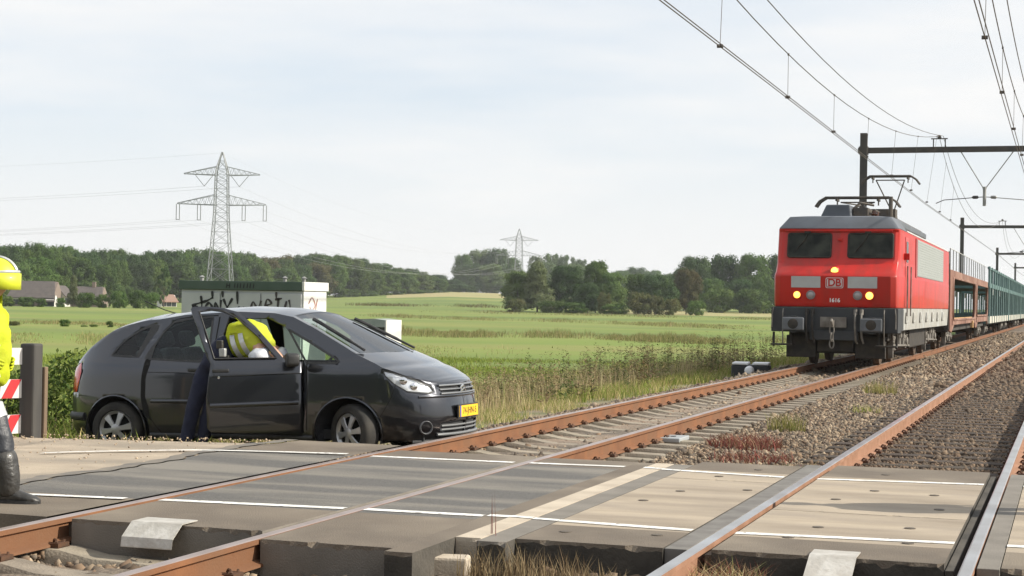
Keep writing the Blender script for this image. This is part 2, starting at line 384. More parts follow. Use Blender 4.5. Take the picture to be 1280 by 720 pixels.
# loose stones of the ballast, each a small rock
def in_view(X, Y, Z, mgx=160, mgy=60):
    dx, dy, dz = X, Y, Z-CAM_H
    d = dx*_fw.x+dy*_fw.y+dz*_fw.z; l = dx*_r.x+dy*_r.y+dz*_r.z; u = dx*_u.x+dy*_u.y+dz*_u.z
    px = 640+F_PX*l/d; py = 360-F_PX*u/d
    return (d > 2) & (px > -mgx) & (px < 1280+mgx) & (py < 720+mgy)
def stones(name, label_group, regions, m, pal):
    t = (1+5**.5)/2
    ico = np.array([(-1, t, 0), (1, t, 0), (-1, -t, 0), (1, -t, 0), (0, -1, t), (0, 1, t), (0, -1, -t), (0, 1, -t), (t, 0, -1), (t, 0, 1), (-t, 0, -1), (-t, 0, 1)], float); ico /= np.linalg.norm(ico[0])
    icf = np.array([(0, 11, 5), (0, 5, 1), (0, 1, 7), (0, 7, 10), (0, 10, 11), (1, 5, 9), (5, 11, 4), (11, 10, 2), (10, 7, 6), (7, 1, 8), (3, 9, 4), (3, 4, 2), (3, 2, 6), (3, 6, 8), (3, 8, 9), (4, 9, 5), (2, 4, 11), (6, 2, 10), (8, 6, 7), (9, 8, 1)])
    P = []; S = []
    for (x0, x1, y0, y1, dens, size, z) in regions:
        n = int((x1-x0)*(y1-y0)*dens); x = RNG.uniform(x0, x1, n); y = RNG.uniform(y0, y1, n)
        zz = z+RNG.uniform(-.012, .018, n)-np.clip((-6.85-x)/.8, 0, 1)*.20-.045*((np.abs(x-TX1) < .68) | (np.abs(np.abs(x-TX1)-1.0) < .2))
        zz = np.where((x < -7.3) & (y < 15.5) & (size < .02), np.array([ground_z(a, b) for a, b in zip(x, y)]) if size < .02 else 0, zz)+(.07 if size < .02 else 0)
        k = in_view(x, y, zz)
        P.append(np.c_[x, y, zz][k]); S.append(size*RNG.lognormal(0, .28, n)[k])
    P = np.concatenate(P); S = np.concatenate(S); n = len(P)
    J = np.sign(ico[None])*np.abs(ico[None])**.75*RNG.uniform(.45, 1.30, (n, 12, 1))*RNG.uniform(.55, 1.25, (n, 1, 3))
    a = RNG.uniform(0, 2*pi, n); b = RNG.uniform(-.9, .9, n); c, s = np.cos(a), np.sin(a); cb, sb = np.cos(b), np.sin(b)
    x, y, z = J[..., 0], J[..., 1], J[..., 2]
    y, z = y*cb[:, None]-z*sb[:, None], y*sb[:, None]+z*cb[:, None]
    x, y = x*c[:, None]-y*s[:, None], x*s[:, None]+y*c[:, None]
    V = np.stack([x, y, z], -1)*S[:, None, None]+P[:, None]
    F = (icf[None]+12*np.arange(n)[:, None, None]).reshape(-1, 3)
    pal = np.array(pal); col = (pal[RNG.integers(0, len(pal), n)]*.7+pal.mean(0)*.3)*RNG.uniform(.7, 1.2, (n, 1))*np.array([1.03, .98, .92])
    o = np_mesh(name, V.reshape(-1, 3), F, m, col=np.repeat(col, 12, 0)); tag(o, 'loose '+label_group, 'ballast stones', kind='stuff')
    print(name, n)
m_stone = mat('stone', (.2, .2, .2), rough=.9, vcol=True)
PAL1 = [(.22, .175, .125), (.15, .128, .105), (.29, .23, .165), (.095, .082, .07), (.21, .145, .095), (.065, .056, .048), (.36, .295, .22), (.125, .082, .055), (.10, .07, .048)]
PAL2 = [(.13, .095, .065), (.09, .066, .047), (.18, .135, .095), (.07, .055, .042), (.15, .10, .066)]
stones('ballast_stones', 'grey and tan ballast stones around the rusty track', [
    (-7.6, -2.9, 6.5, 9.0, 520, .030, -.215), (-7.7, -2.35, 14.45, 24, 800, .022, -.205), (-7.7, -2.35, 24, 36, 620, .026, -.205), (-7.7, -2.35, 36, 60, 170, .045, -.205), (-4.2, -2.0, 60, 120, 90, .06, -.2)], m_stone, PAL1)
stones('roadside_gravel', 'sandy gravel strewn along the road edge before the car', [(-13, -7.3, 14.3, 15.2, 70, .010, -.045), (-10.5, -7.3, 11.5, 14.3, 14, .008, .0)], m_stone, [(.46, .38, .28), (.38, .31, .23), (.30, .245, .19)])
stones('dark_ballast_stones', 'dark brown oily ballast stones of the right hand track', [
    (-2.45, -1.95, 14.7, 30, 500, .028, -.20), (-1.95, .6, 14.7, 30, 620, .021, -.190), (-2.5, .5, 30, 50, 130, .04, -.19), (-2.3, .3, 50, 100, 70, .055, -.19), (-2.9, .3, 7, 9.4, 450, .03, -.2)], m_stone, PAL2)

# rails: foot, web, head with the running surface in its own material
def rail(x, head, side, label):
    hp = [(-.036, -.004), (-.028, 0), (.028, 0), (.036, -.004), (.036, -.034), (.012, -.048), (.010, -.128), (.066, -.146), (.068, -.160), (-.068, -.160), (-.066, -.146), (-.010, -.128), (-.012, -.048), (-.036, -.034)]
    ys = [-30, 0]+list(np.arange(6, 60, 2.))+[70, 90, 120, 200, 460]; mb = MB(); n = len(hp)
    for y in ys: mb.v += [(u, y, v) for u, v in hp]
    for i in range(len(ys)-1):
        for j in range(n):
            mb.f.append([i*n+j, i*n+(j+1) % n, (i+1)*n+(j+1) % n, (i+1)*n+j]); mb.m.append(0 if j in (0, 1, 2) else 1)
    o = mb.build('rail', [head, side], sm=25); o.location = (x, 0, 0)
    tag(o, label, 'rail', 'running rails of the two tracks')
rail(TX1-GA, m_head_dull, m_rust, 'rusty rail passing just in front of the car bumper')
rail(TX1+GA, m_head_dull, m_rust, 'rusty rail under the right wheels of the red locomotive')
rail(TX2-GA, m_head_shiny, m_rust_light, 'polished rail between the tan crossing panels, its side pale rust')
rail(TX2+GA, m_head_shiny, m_rust_light, 'shiny rail nearest the right edge of the crossing')

# sleepers with their rail fastenings
def clip_mesh(sy):
    mb = MB()
    for s in (-1, 1):
        mb.box((s*.085, 0, .014), (.07, .12, .03))
        pts = [(s*(.075+.022*cos(a)), -.045+.09*k/7, .030+.020*sin(a)) for k, a in enumerate(np.linspace(0, 2.2*pi, 8))]
        mb.tube(pts, .009, 5)
    mb.box((0, 0, .001), (.24, .13, .008))
    return mb
def make_sleeper(concrete):
    root = empty('sleeper', (0, 0, 0))
    mb = MB()
    if concrete:
        prof = [(-1.25, -.18), (-1.2, -.172), (-.9, -.165), (-.6, -.165), (-.38, -.205), (0, -.215), (.38, -.205), (.6, -.165), (.9, -.165), (1.2, -.172), (1.25, -.18)]
        rings = [[(x, -.14, -.36), (x, -.125, z-.03), (x, -.105, z), (x, .105, z), (x, .125, z-.03), (x, .14, -.36)] for x, z in prof]
        mb.loft(rings); mb.build('sleeper_block', m_sleeper, root, sm=30)
    else:
        mb.box((0, 0, -.24), (2.55, .25, .16)); bev(mb.build('sleeper_beam', m_sleeper_wood, root), .012)
    for s in (-1, 1):
        c = clip_mesh(1); o = c.build('rail_clip', m_clip, root, sm=40); o.location = (s*GA, 0, -.165)
    return root
def lay(proto, cx, ys, label, group):
    first = True
    for y in ys:
        o = proto if first else copy_tree(proto); first = False
        o.location = (cx, y, 0); o.rotation_euler.z = random.uniform(-.006, .006); tag(o, label, 'sleeper', group)
s1 = make_sleeper(True)
lay(s1, TX1, [6.5, 7.15, 7.75, 8.35, 8.93], 'concrete sleeper in front of the crossing, under the rusty track', 'concrete sleepers before the crossing')
lay(copy_tree(s1), TX1, [14.675+.6*i for i in range(62)], 'pale concrete sleeper of the rusty track between car and locomotive', 'concrete sleepers beyond the crossing')
s2 = make_sleeper(False)
lay(s2, TX2, [15.25+.6*i for i in range(60)], 'dark wooden sleeper between the two polished rails', 'wooden sleepers of the right hand track')

# crossing panels
def panel(name, x0, x1, y0, y1, zt, th, mats, label, cat='crossing panel', bands=None, holes=(), lines=(), group='panels of the level crossing'):
    o = empty(name, ((x0+x1)/2, y0, zt), 0, label, cat, group); cx = (x0+x1)/2
    mb = MB(); ys = [0, y1-y0] if not bands else [0]+[b-y0 for b in bands if y0 < b < y1]+[y1-y0]
    for i in range(len(ys)-1):
        yc = y0+(ys[i]+ys[i+1])/2; mi = 0
        if bands: mi = 0 if bands[0] < yc < bands[1] else 1
        a, b = x0-cx, x1-cx
        if i: mb.add([(a, ys[i], 0), (b, ys[i], 0), (b, ys[i+1], 0), (a, ys[i+1], 0)], [(0, 1, 2, 3)], mi)
        else:      # chipped front edge
            nx = max(3, int((b-a)/.035)); xs = np.linspace(a, b, nx); jy = np.abs(RNG.normal(0, .006, nx))+(RNG.uniform(0, 1, nx) < .07)*RNG.uniform(.01, .04, nx); jz = -np.abs(RNG.normal(0, .010, nx))-.012-jy*.5
            for k in range(nx-1):
                p, q = xs[k], xs[k+1]
                mb.add([(p, jy[k], 0), (q, jy[k+1], 0), (q, ys[1], 0), (p, ys[1], 0)], [(0, 1, 2, 3)], mi)
                mb.add([(p, 0, jz[k]), (q, 0, jz[k+1]), (q, jy[k+1], 0), (p, jy[k], 0)], [(0, 1, 2, 3)], mi)
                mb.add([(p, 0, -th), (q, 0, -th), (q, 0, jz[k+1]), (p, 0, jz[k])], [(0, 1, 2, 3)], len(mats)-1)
    L = y1-y0; a, b = x0-cx, x1-cx
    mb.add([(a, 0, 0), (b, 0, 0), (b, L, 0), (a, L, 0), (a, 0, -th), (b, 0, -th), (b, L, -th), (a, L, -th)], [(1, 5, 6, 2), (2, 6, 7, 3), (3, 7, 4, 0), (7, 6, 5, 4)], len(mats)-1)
    mb.build('panel_slab', mats, o, fix=False)
    if lines:
        for (xa, ya, xb, yb, w) in lines:
            lm = MB(); n = 6
            for k in range(n):
                t0, t1 = k/n, (k+1)/n
                pa = (xa+(xb-xa)*t0-cx, ya+(yb-ya)*t0-y0); pb = (xa+(xb-xa)*t1-cx, ya+(yb-ya)*t1-y0)
                lm.add([(pa[0], pa[1]-w/2, .004), (pb[0], pb[1]-w/2, .004), (pb[0], pb[1]+w/2, .004), (pa[0], pa[1]+w/2, .004)], [(0, 1, 2, 3)])
            lm.build('line_marking', m_paint, o, fix=False)
    if holes:
        m_eye = bpy.data.materials.get('lifting_eye_iron') or mat('lifting_eye_iron', (.10, .083, .065), rough=.8)
        for (hx, hy) in holes:
            hm = MB(); hm.lathe((hx-cx, hy-y0, .0), (0, 0, 1), [(0, .036), (.005, .036), (.006, .025), (.0062, 0.001)], 12)
            hm.build('lifting_eye', m_eye, o, fix=False)
    return o
BA = (10.12, 13.72)
panel('crossing_panel', -5.88, -4.565, 9.05, 14.45, -.004, .24, [m_asph, m_dirty, m_conc_grey], 'dark asphalt panel between the two rusty rails, near the bent metal plate', bands=BA,
      lines=[(-5.88, 10.13, -4.565, 10.25, .10), (-5.88, 13.76, -4.565, 13.82, .10)])
panel('crossing_panel', -4.425, -3.60, 8.75, 14.4, -.004, .24, [m_asph, m_dirty, m_conc_grey], 'dark asphalt panel right of the rusty rails, beside the pale kerb strip', bands=BA,
      lines=[(-4.425, 10.27, -3.60, 10.30, .10), (-4.425, 13.84, -3.60, 13.92, .10)])
panel('kerb_strip', -3.596, -3.43, 8.62, 14.35, -.003, .2, [m_dirty, m_conc_dark], 'brown weathered kerb strip at the edge of the asphalt', 'kerb strip', lines=[(-3.58, 10.33, -3.43, 10.33, .095)], group='strips between the tracks')
panel('kerb_strip', -3.426, -3.27, 9.3, 14.35, .0, .2, [m_conc_light, m_conc_light], 'pale concrete kerb strip with broken end', 'kerb strip', lines=[(-3.426, 10.33, -3.27, 10.31, .08), (-3.426, 13.9, -3.27, 13.86, .095)], group='strips between the tracks')
panel('kerb_strip', -3.266, -3.09, 9.22, 14.35, -.003, .2, [m_conc_grey, m_conc_dark], 'grey kerb strip beside the tan concrete panels', 'kerb strip', lines=[(-3.266, 10.31, -3.09, 10.29, .08), (-3.266, 13.86, -3.09, 13.82, .095)], group='strips between the tracks')
# tan concrete panels at the right hand track
def tanp(x0, x1, y0, y1, label, lines, holes):
    bnd = [(y0 if y0 > 9.6 else 10.1), (y1 if y1 < 14 else 13.95)]
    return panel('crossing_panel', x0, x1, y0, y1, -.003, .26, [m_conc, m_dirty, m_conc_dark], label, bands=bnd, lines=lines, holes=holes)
tanp(-3.085, -2.20, 9.4, 13.20, 'tan concrete panel left of the polished rails, front piece', [(-3.085, 10.28, -2.20, 10.2, .095)], [(-2.9, 9.8), (-2.86, 11.6), (-2.75, 12.3), (-2.35, 9.9), (-2.3, 12.6)])
tanp(-3.085, -2.20, 13.212, 14.7, 'tan concrete panel left of the polished rails, rear piece', [(-3.085, 13.82, -2.20, 13.68, .095)], [(-2.7, 13.5), (-2.5, 14.2)])
tanp(-1.93, -.64, 9.46, 11.50, 'tan concrete panel between the polished rails, nearer of two', [(-1.93, 10.2, -.64, 10.33, .095)], [(-1.5, 10.7), (-.95, 10.9), (-1.6, 10.15), (-.9, 10.2)])
tanp(-1.93, -.64, 11.512, 14.95, 'tan concrete panel between the polished rails, farther of two', [(-1.93, 13.68, -.64, 13.88, .095)], [(-1.6, 12.3), (-1.4, 13.0), (-.85, 12.0), (-.95, 12.9), (-1.45, 14.3)])
tanp(-.34, 1.5, 9.44, 14.95, 'tan concrete panel outside the rail at the right edge', [(-.34, 10.35, 1.5, 10.4, .095), (-.34, 13.9, 1.5, 13.95, .095)], [(-.2, 11), (-.1, 12.8)])
# rubber and steel fillers along the polished rails
for (a, b, zt, lab, mm) in ((-2.195, -2.062, -.006, 'dark rubber filler left of the left polished rail', m_rubber), (-.632, -.585, -.03, 'dark flangeway filler left of the right polished rail', m_conc_dark),
                        (-.466, -.345, -.006, 'grey steel filler strip right of the right polished rail', m_conc_grey)):
    mb = MB(); mb.box2((a, 9.42, -.2), (b, 14.9, zt)); o = mb.build('rail_filler', mm, bw=.004); tag(o, lab, 'rail filler', 'fillers along the polished rails')
# soil filling below the flangeways
mb = MB()
for x in (TX1-GA, TX1+GA): mb.box2((x-.09, 9.15, -.16), (x+.09, 14.4, -.022))
for x in (TX2-GA,): mb.box2((x+.04, 9.5, -.16), (x+.08, 14.9, -.04))
o = mb.build('flangeway_soil', m_dirty); tag(o, kind='structure')
# painted lines on the apron and the old road
mb = MB()
def strip(pts, w, z):
    for (xa, ya), (xb, yb) in zip(pts[:-1], pts[1:]):
        mb.add([(xa, ya-w/2, z+road_z(xa)), (xb, yb-w/2, z+road_z(xb)), (xb, yb+w/2, z+road_z(xb)), (xa, ya+w/2, z+road_z(xa))], [(0, 1, 2, 3)])
strip([(-7.1, 9.9), (-6.7, 9.96), (-6.1, 10.03)], .085, .008)
strip([(-8.6, 12.75), (-8.4, 12.95), (-8.0, 13.2), (-7.5, 13.43), (-7.2, 13.5), (-6.7, 13.62), (-6.1, 13.73)], .085, .013)
o = mb.build('road_marking', m_paint, fix=False); tag(o, kind='structure')
# folded steel deflector plates at the ends of the panels
def deflector(x, y, w, label, long=.30, drop=.10, lip=.07, m=None):
    mb = MB(); t = .006; prof = [(.14, .012), (-.045, .010), (-long, -drop), (-long-.012, -drop-lip)]
    up = [(-w/2, u, v) for u, v in prof]; k = []
    for dz in (0, -t):
        for s in (-w/2, w/2): k.append([(s, u, v+dz) for u, v in prof])
    n = len(prof); mb.v = [p for q in k for p in q]
    for i in range(n-1):
        mb.f += [[i, n+i, n+i+1, i+1], [2*n+i, 2*n+i+1, 3*n+i+1, 3*n+i], [i, i+1, 2*n+i+1, 2*n+i], [n+i, 3*n+i, 3*n+i+1, n+i+1]]; mb.m += [0]*4
    mb.f += [[0, 2*n, 3*n, n], [n-1, 2*n-1, 4*n-1, 3*n-1]]; mb.m += [0]*2
    o = mb.build('deflector_plate', m or m_steel); o.location = (x, y, 0); tag(o, label, 'deflector plate', 'deflector plates of the crossing')
deflector(-5.27, 9.08, .35, 'bright folded steel plate hooked on the panel between the rusty rails', .16, .07, .055)
deflector(-1.24, 9.49, .26, 'flat steel plate on the panel end between the polished rails', .30, .09, .06)
# loose block beside the kerb strips
mb = MB(); mb.box((0, 0, .06), (.22, .16, .13)); o = mb.build('loose_block', m_conc_light, bw=.015); o.location = (-3.37, 9.06, -.2); o.rotation_euler.z = .2
tag(o, 'short broken concrete block lying in front of the pale kerb strip', 'concrete block')
# balise between the rusty rails
t = empty('balise', (-4.42, 19.0, -.19), 0, 'flat grey track transponder plate between the rusty rails', 'track transponder')
mb = MB(); mb.box((0, 0, .03), (.42, .52, .05)); mb.build('plate', mat('balise_grey', (.30, .32, .33), rough=.6), t, bw=.01)
text('number', '826', .16, mat('balise_ink', (.05, .05, .06)), t, Matrix.Translation((0, 0, .058)))
# low point heater box beside the locomotive
t = empty('trackside_box', (-7.55, 41.6, -.42), .1, 'low dark box with two white lids beside the track, left of the locomotive', 'trackside box')
mb = MB(); mb.box((0, .0, .17), (.95, .6, .34)); mb.build('housing', mat('box_black', (.02, .022, .025), rough=.5), t, bw=.04)
mw = mat('lid_white', (.85, .86, .87), rough=.4)
for x in (-.25, .25):
    mb = MB(); mb.box((x, 0, .37), (.40, .66, .06)); mb.build('lid', mw, t, bw=.02)
mb = MB(); mb.lathe((-.02, -.30, .20), (0, -1, 0), [(0, .12), (.08, .12), (.14, .08), (.16, .01)], 16); mb.build('round_cap', mw, t, sm=40)
# ================================================================== THE CAR
m_paintc = mat('grey_metallic_paint', (.050, .052, .060), rough=.28, metal=.92, coat=1.0, spec=.4)
m_lining = mat('car_lining', (.03, .03, .032), rough=.9)
m_black = mat('black_plastic', (.018, .018, .019), (.03, .03, .03), 30, .55)
m_seam = mat('panel_gap', (.004, .004, .004), rough=.9)
m_seat = mat('seat_fabric', (.055, .058, .066), (.09, .09, .10), 40, .95)
m_glass = glass('car_glass', (.74, .85, .79)); m_glass_f = glass('windscreen_glass', (.45, .50, .52), 2.0, .36)
m_tyre = mat('tyre_rubber', (.018, .017, .016), (.04, .036, .03), 6, .85)
m_rim = mat('hubcap_silver', (.38, .38, .38), rough=.36, metal=.6)
m_chrome = mat('chrome', (.75, .75, .76), rough=.12, metal=1)
m_lens = mat('headlight_lens', (.62, .64, .67), (.80, .82, .85), 9, .12, .35, coat=1)
m_red = mat('tail_light_red', (.62, .014, .012), rough=.15, coat=1)
m_plate = mat('yellow_plate', (.85, .48, .02), rough=.4); m_ink = mat('plate_ink', (.02, .02, .02)); m_euro = mat('plate_blue', (.02, .06, .35), rough=.4)

CAR = empty('parked_car', (0, 0, 0), 0, 'dark grey metallic family car with its near front door open beside the rails', 'car')
_ang, _pit = radians(-2), radians(1.6)
_n = Vector((-sin(_ang), cos(_ang), 0)); _h = Vector((cos(_ang)*cos(_pit), sin(_ang)*cos(_pit), sin(_pit))); _up = _h.cross(_n)
CM = Matrix((_h, _n, _up)).transposed().to_4x4(); CM.translation = Vector((-7.145, 16.075, -.311))+_n*.86
CM = CM @ Matrix.Diagonal((1.045, 1, 1, 1)); CAR.matrix_world = CM
HW = .86
fX = lambda x: x if x < .3 else .3+(x-.3)*.87      # nose length
XF, XR = ([.1, .2, .3, .45, .6, .7, .82, 1.0, 1.2], [fX(q) for q in (.96, 1.01, 1.045, 1.06, 1.04, 1.01, .965, .88, .8)]), ([.15, .3, .6, .9, 1.0, 1.2, 1.45], [-3.47, -3.54, -3.54, -3.51, -3.48, -3.42, -3.34])
WZ = ([.1, .22, .32, .6, .9, 1.0, 1.08, 1.25, 1.5, 1.62], [.76, .80, .845, .86, .845, .83, .80, .725, .615, .57])
X0, LF, NF, X1, LR, NR = .25, 1.5, 2.5, -2.3, 1.6, 3.3
def P_(s, z):
    w = float(np.interp(z, *WZ))
    if s > X0:
        f = min(1, (s-X0)/LF)*pi/2; xf = float(np.interp(z, *XF)); return X0+(xf-X0)*sin(f)**(2/NF), w*max(0, cos(f))**(2/NF)
    if s < X1:
        f = min(1, (X1-s)/LR)*pi/2; xr = float(np.interp(z, *XR)); return X1+(xr-X1)*sin(f)**(2/NR), w*max(0, cos(f))**(2/NR)
    return s, w
def s_x(x, z):
    if x > X0: return X0+LF*2/pi*math.asin(min(1, ((x-X0)/(float(np.interp(z, *XF))-X0))**(NF/2)))
    if x < X1: return X1-LR*2/pi*math.asin(min(1, ((x-X1)/(float(np.interp(z, *XR))-X1))**(NR/2)))
    return x
def s_y(y, z, front=True):
    w = float(np.interp(z, *WZ)); n, L = (NF, LF) if front else (NR, LR); f = math.acos(min(1, (abs(y)/w)**(n/2)))*2/pi
    return X0+L*f if front else X1-L*f
# shoulder line (x, z): from the tail round the roof edge and the pillar to the nose
SHX = [(-3.48, .985), (-3.41, 1.0), (-3.30, 1.06), (-3.14, 1.20), (-2.86, 1.385), (-2.4, 1.505), (-2.0, 1.555), (-1.4, 1.585), (-.95, 1.565), (-.72, 1.52), (-.48, 1.41), (-.2, 1.265), (.06, 1.13), (.386, .985), (.52, .945), (.69, .880), (.80, .845), (.90, .822), (.965, .808)]
SHX = [(fX(x), z) for x, z in SHX]; SH_S = [s_x(x, z) for x, z in SHX]; SH_S[0] = X1-LR; SH_S[-1] = X0+LF; SH_Z = [z for x, z in SHX]
def zsh(s): return float(np.interp(s, SH_S, SH_Z))
BX = [-3.45, -3.15, -2.86, -2.2, -1.4, -.95, -.72, -.48, -.2, .06, .3, .5, .65, .78, .85, .88]
BB = [0, -.08, -.05, 0, 0, .02, .05, .08, .11, .14, .14, .12, .09, .05, .02, 0]
BC = [0, .07, .09, .07, .06, .055, .05, .035, .02, .004, .012, .028, .03, .025, .015, 0]
def top(s, u):
    z = zsh(s); x, y = P_(s, z); k = 1-u*u
    return Vector((x+float(np.interp(x, BX, BB))*k, y*u, z+float(np.interp(x, BX, BC))*k))
def side(s, z, sg=-1, off=0):
    x, y = P_(s, z); p = Vector((x, sg*y, z))
    if off:
        x2, y2 = P_(s+.01, z); t = Vector((x2-x, sg*(y2-y), 0)).normalized(); n = Vector((t.y, -t.x, 0)) if sg < 0 else Vector((-t.y, t.x, 0)); p += n*off
    return p
SX = lambda pts: [(s_x(x, z), z) for x, z in pts]
arch = lambda cx: [(cx+.365*cos(a), .30+.365*sin(a)) for a in np.linspace(-.25, pi+.25, 18)]
REG = {
 'arch_front': SX(arch(0.0)), 'arch_rear': SX(arch(-2.72)),
 'rear_quarter_window': SX([(-2.80, 1.115), (-2.74, 1.20), (-2.66, 1.29), (-2.50, 1.39), (-2.36, 1.455), (-2.335, 1.445), (-2.40, 1.28), (-2.47, 1.10)]),
 'rear_window': SX([(-2.325, 1.075), (-2.29, 1.22), (-2.22, 1.36), (-2.12, 1.475), (-1.90, 1.515), (-1.66, 1.525), (-1.61, 1.04)]),
 'door_opening': SX([(-1.50, .31), (-1.50, 1.0), (-1.53, 1.10), (-1.47, 1.515), (-1.0, 1.505), (-.80, 1.42), (-.60, 1.245), (-.505, 1.10), (-.49, 1.0), (-.47, .75), (-.50, .31)]),
 'quarter_window': SX([(-.74, 1.385), (-.47, 1.25), (-.16, 1.085), (-.10, 1.045), (-.12, 1.03), (-.46, 1.03)]),
 'headlight': [(s_x(fX(.404), .945), .952), (s_x(fX(.52), .93), .930), (s_x(fX(.69), .87), .872), (s_y(.555, .765), .780), (s_y(.535, .725), .735), (s_y(.60, .715), .712), (s_x(fX(.67), .735), .735), (s_x(fX(.53), .82), .815), (s_x(fX(.43), .89), .90)],
 'grille': [(s_y(.47, .79), .785), (X0+LF-.001, .785), (X0+LF-.001, .70), (s_y(.42, .70), .70)],
 'lower_grille': [(s_y(.50, .40), .40), (X0+LF-.001, .405), (X0+LF-.001, .285), (s_y(.42, .285), .285), (s_y(.49, .32), .32)],
 'tail_light': [(s_x(-3.24, 1.03), 1.03), (s_x(-3.21, .95), .93), (s_x(-3.28, .70), .70), (s_y(.50, .69, False), .69), (s_y(.50, .99, False), .985)],
}
def car_shell():
    ss = np.unique(np.concatenate([np.linspace(X1-LR, X1, 22), np.linspace(X1, X0, 44), np.linspace(X0, X0+LF, 34), [s_x(-.72, 1.52), s_x(.06, 1.13), s_x(-3.19, 1.16), s_x(-2.45, 1.475)]]))
    loop = [(s, zsh(s)) for s in ss]+[(s, .21) for s in ss[::-1]]
    pts, edges = [], []
    def add(l): k = len(pts); pts.extend(Vector(p) for p in l); edges.extend((k+i, k+(i+1) % len(l)) for i in range(len(l)))
    add(loop)
    for r in REG.values(): add(r)
    for s in np.concatenate([np.arange(X1-LR+.04, X0, .07), np.arange(X0+.02, X0+LF, .05)]):
        for z in np.arange(.25, zsh(s)-.02, .055): pts.append(Vector((s+random.uniform(-.004, .004), z+random.uniform(-.004, .004))))
    v, e, f, *_ = delaunay_2d_cdt(pts, edges, [], 0, 1e-4)
    groups = {k: [] for k in REG}; groups['body'] = []
    for t in f:
        c = cen(v, t)
        if not inside(loop, c): continue
        for k, r in REG.items():
            if inside(r, c): groups[k].append(t); break
        else: groups['body'].append(t)
    return ss, v, groups
ss, cv, cg = car_shell()
def side_part(mb, key, sg, off=0, mi=0):
    used = {}; V = []; F = []
    for t in cg[key]:
        g = []
        for i in t:
            if i not in used: used[i] = len(V); V.append(side(cv[i].x, cv[i].y, sg, off))
            g.append(used[i])
        F.append(g if sg < 0 else g[::-1])
    mb.add(V, F, mi)
def seam(mb, pts, sg, w=.011, off=.0015, dense=.05):
    Q = []
    for a, b in zip(pts[:-1], pts[1:]):
        n = max(1, int(math.hypot(b[0]-a[0], b[1]-a[1])/dense)); Q += [(a[0]+(b[0]-a[0])*i/n, a[1]+(b[1]-a[1])*i/n) for i in range(n)]
    Q.append(pts[-1]); V = []; F = []
    for i, q in enumerate(Q):
        a = Q[max(0, i-1)]; b = Q[min(len(Q)-1, i+1)]; d = math.hypot(b[0]-a[0], b[1]-a[1]) or 1; nx, nz = -(b[1]-a[1])/d*w/2, (b[0]-a[0])/d*w/2
        V += [side(q[0]+nx, q[1]+nz, sg, off), side(q[0]-nx, q[1]-nz, sg, off)]
    for i in range(len(Q)-1): F.append([2*i, 2*i+1, 2*i+3, 2*i+2])
    mb.add(V, F)
# painted shell
mb = MB(); US = np.linspace(-1, 1, 25)
def in_win(s0, s1):
    x = P_((s0+s1)/2, zsh((s0+s1)/2))[0]; sm = (s0+s1)/2
    if s_x(-.72, 1.52) <= sm <= s_x(.06, 1.13): return 'windscreen'
    if s_x(-3.19, 1.16) <= sm <= s_x(-2.45, 1.475): return 'tailgate_window'
wt = {'windscreen': [], 'tailgate_window': []}; k = 0; V = []; F = []
for s in ss: V += [top(s, u) for u in US]
nu = len(US)
for i in range(len(ss)-1):
    w = in_win(ss[i], ss[i+1])
    for j in range(nu-1):
        q = [i*nu+j, (i+1)*nu+j, (i+1)*nu+j+1, i*nu+j+1]
        lim = 1 if w == 'windscreen' else 2
        if w and lim <= j < nu-1-lim: wt[w].append(q)
        else: F.append(q)
mb.add(V, F)
for sg in (-1, 1): side_part(mb, 'body', sg)
# fill the closed far door
side_part(mb, 'door_opening', 1) if False else None
b = mb.build('body', [m_paintc, m_lining], CAR, fix=False)
bmx = bmesh.new(); bmx.from_mesh(b.data); bmesh.ops.remove_doubles(bmx, verts=bmx.verts, dist=.0015); bmx.to_mesh(b.data); bmx.free(); smooth(b, 50)
so = b.modifiers.new('thickness', 'SOLIDIFY'); so.thickness = .018; so.offset = -1; so.material_offset = 1; so.material_offset_rim = 0; so.use_rim = True
for wname, fs in wt.items():
    g = MB(); ids = sorted({i for q in fs for i in q}); mp_ = {i: n for n, i in enumerate(ids)}
    nrm = Vector((.5, 0, .85)) if wname == 'windscreen' else Vector((-.6, 0, .8))
    g.add([V[i]-nrm*.004 for i in ids], [[mp_[i] for i in q] for q in fs]); g.build(wname, m_glass_f if wname == 'windscreen' else m_glass, CAR, sm=60, fix=False)
def dark_border(mb, key, sg, w=.022):
    r = REG[key]; seam(mb, list(r)+[r[0]], sg, w, .002)
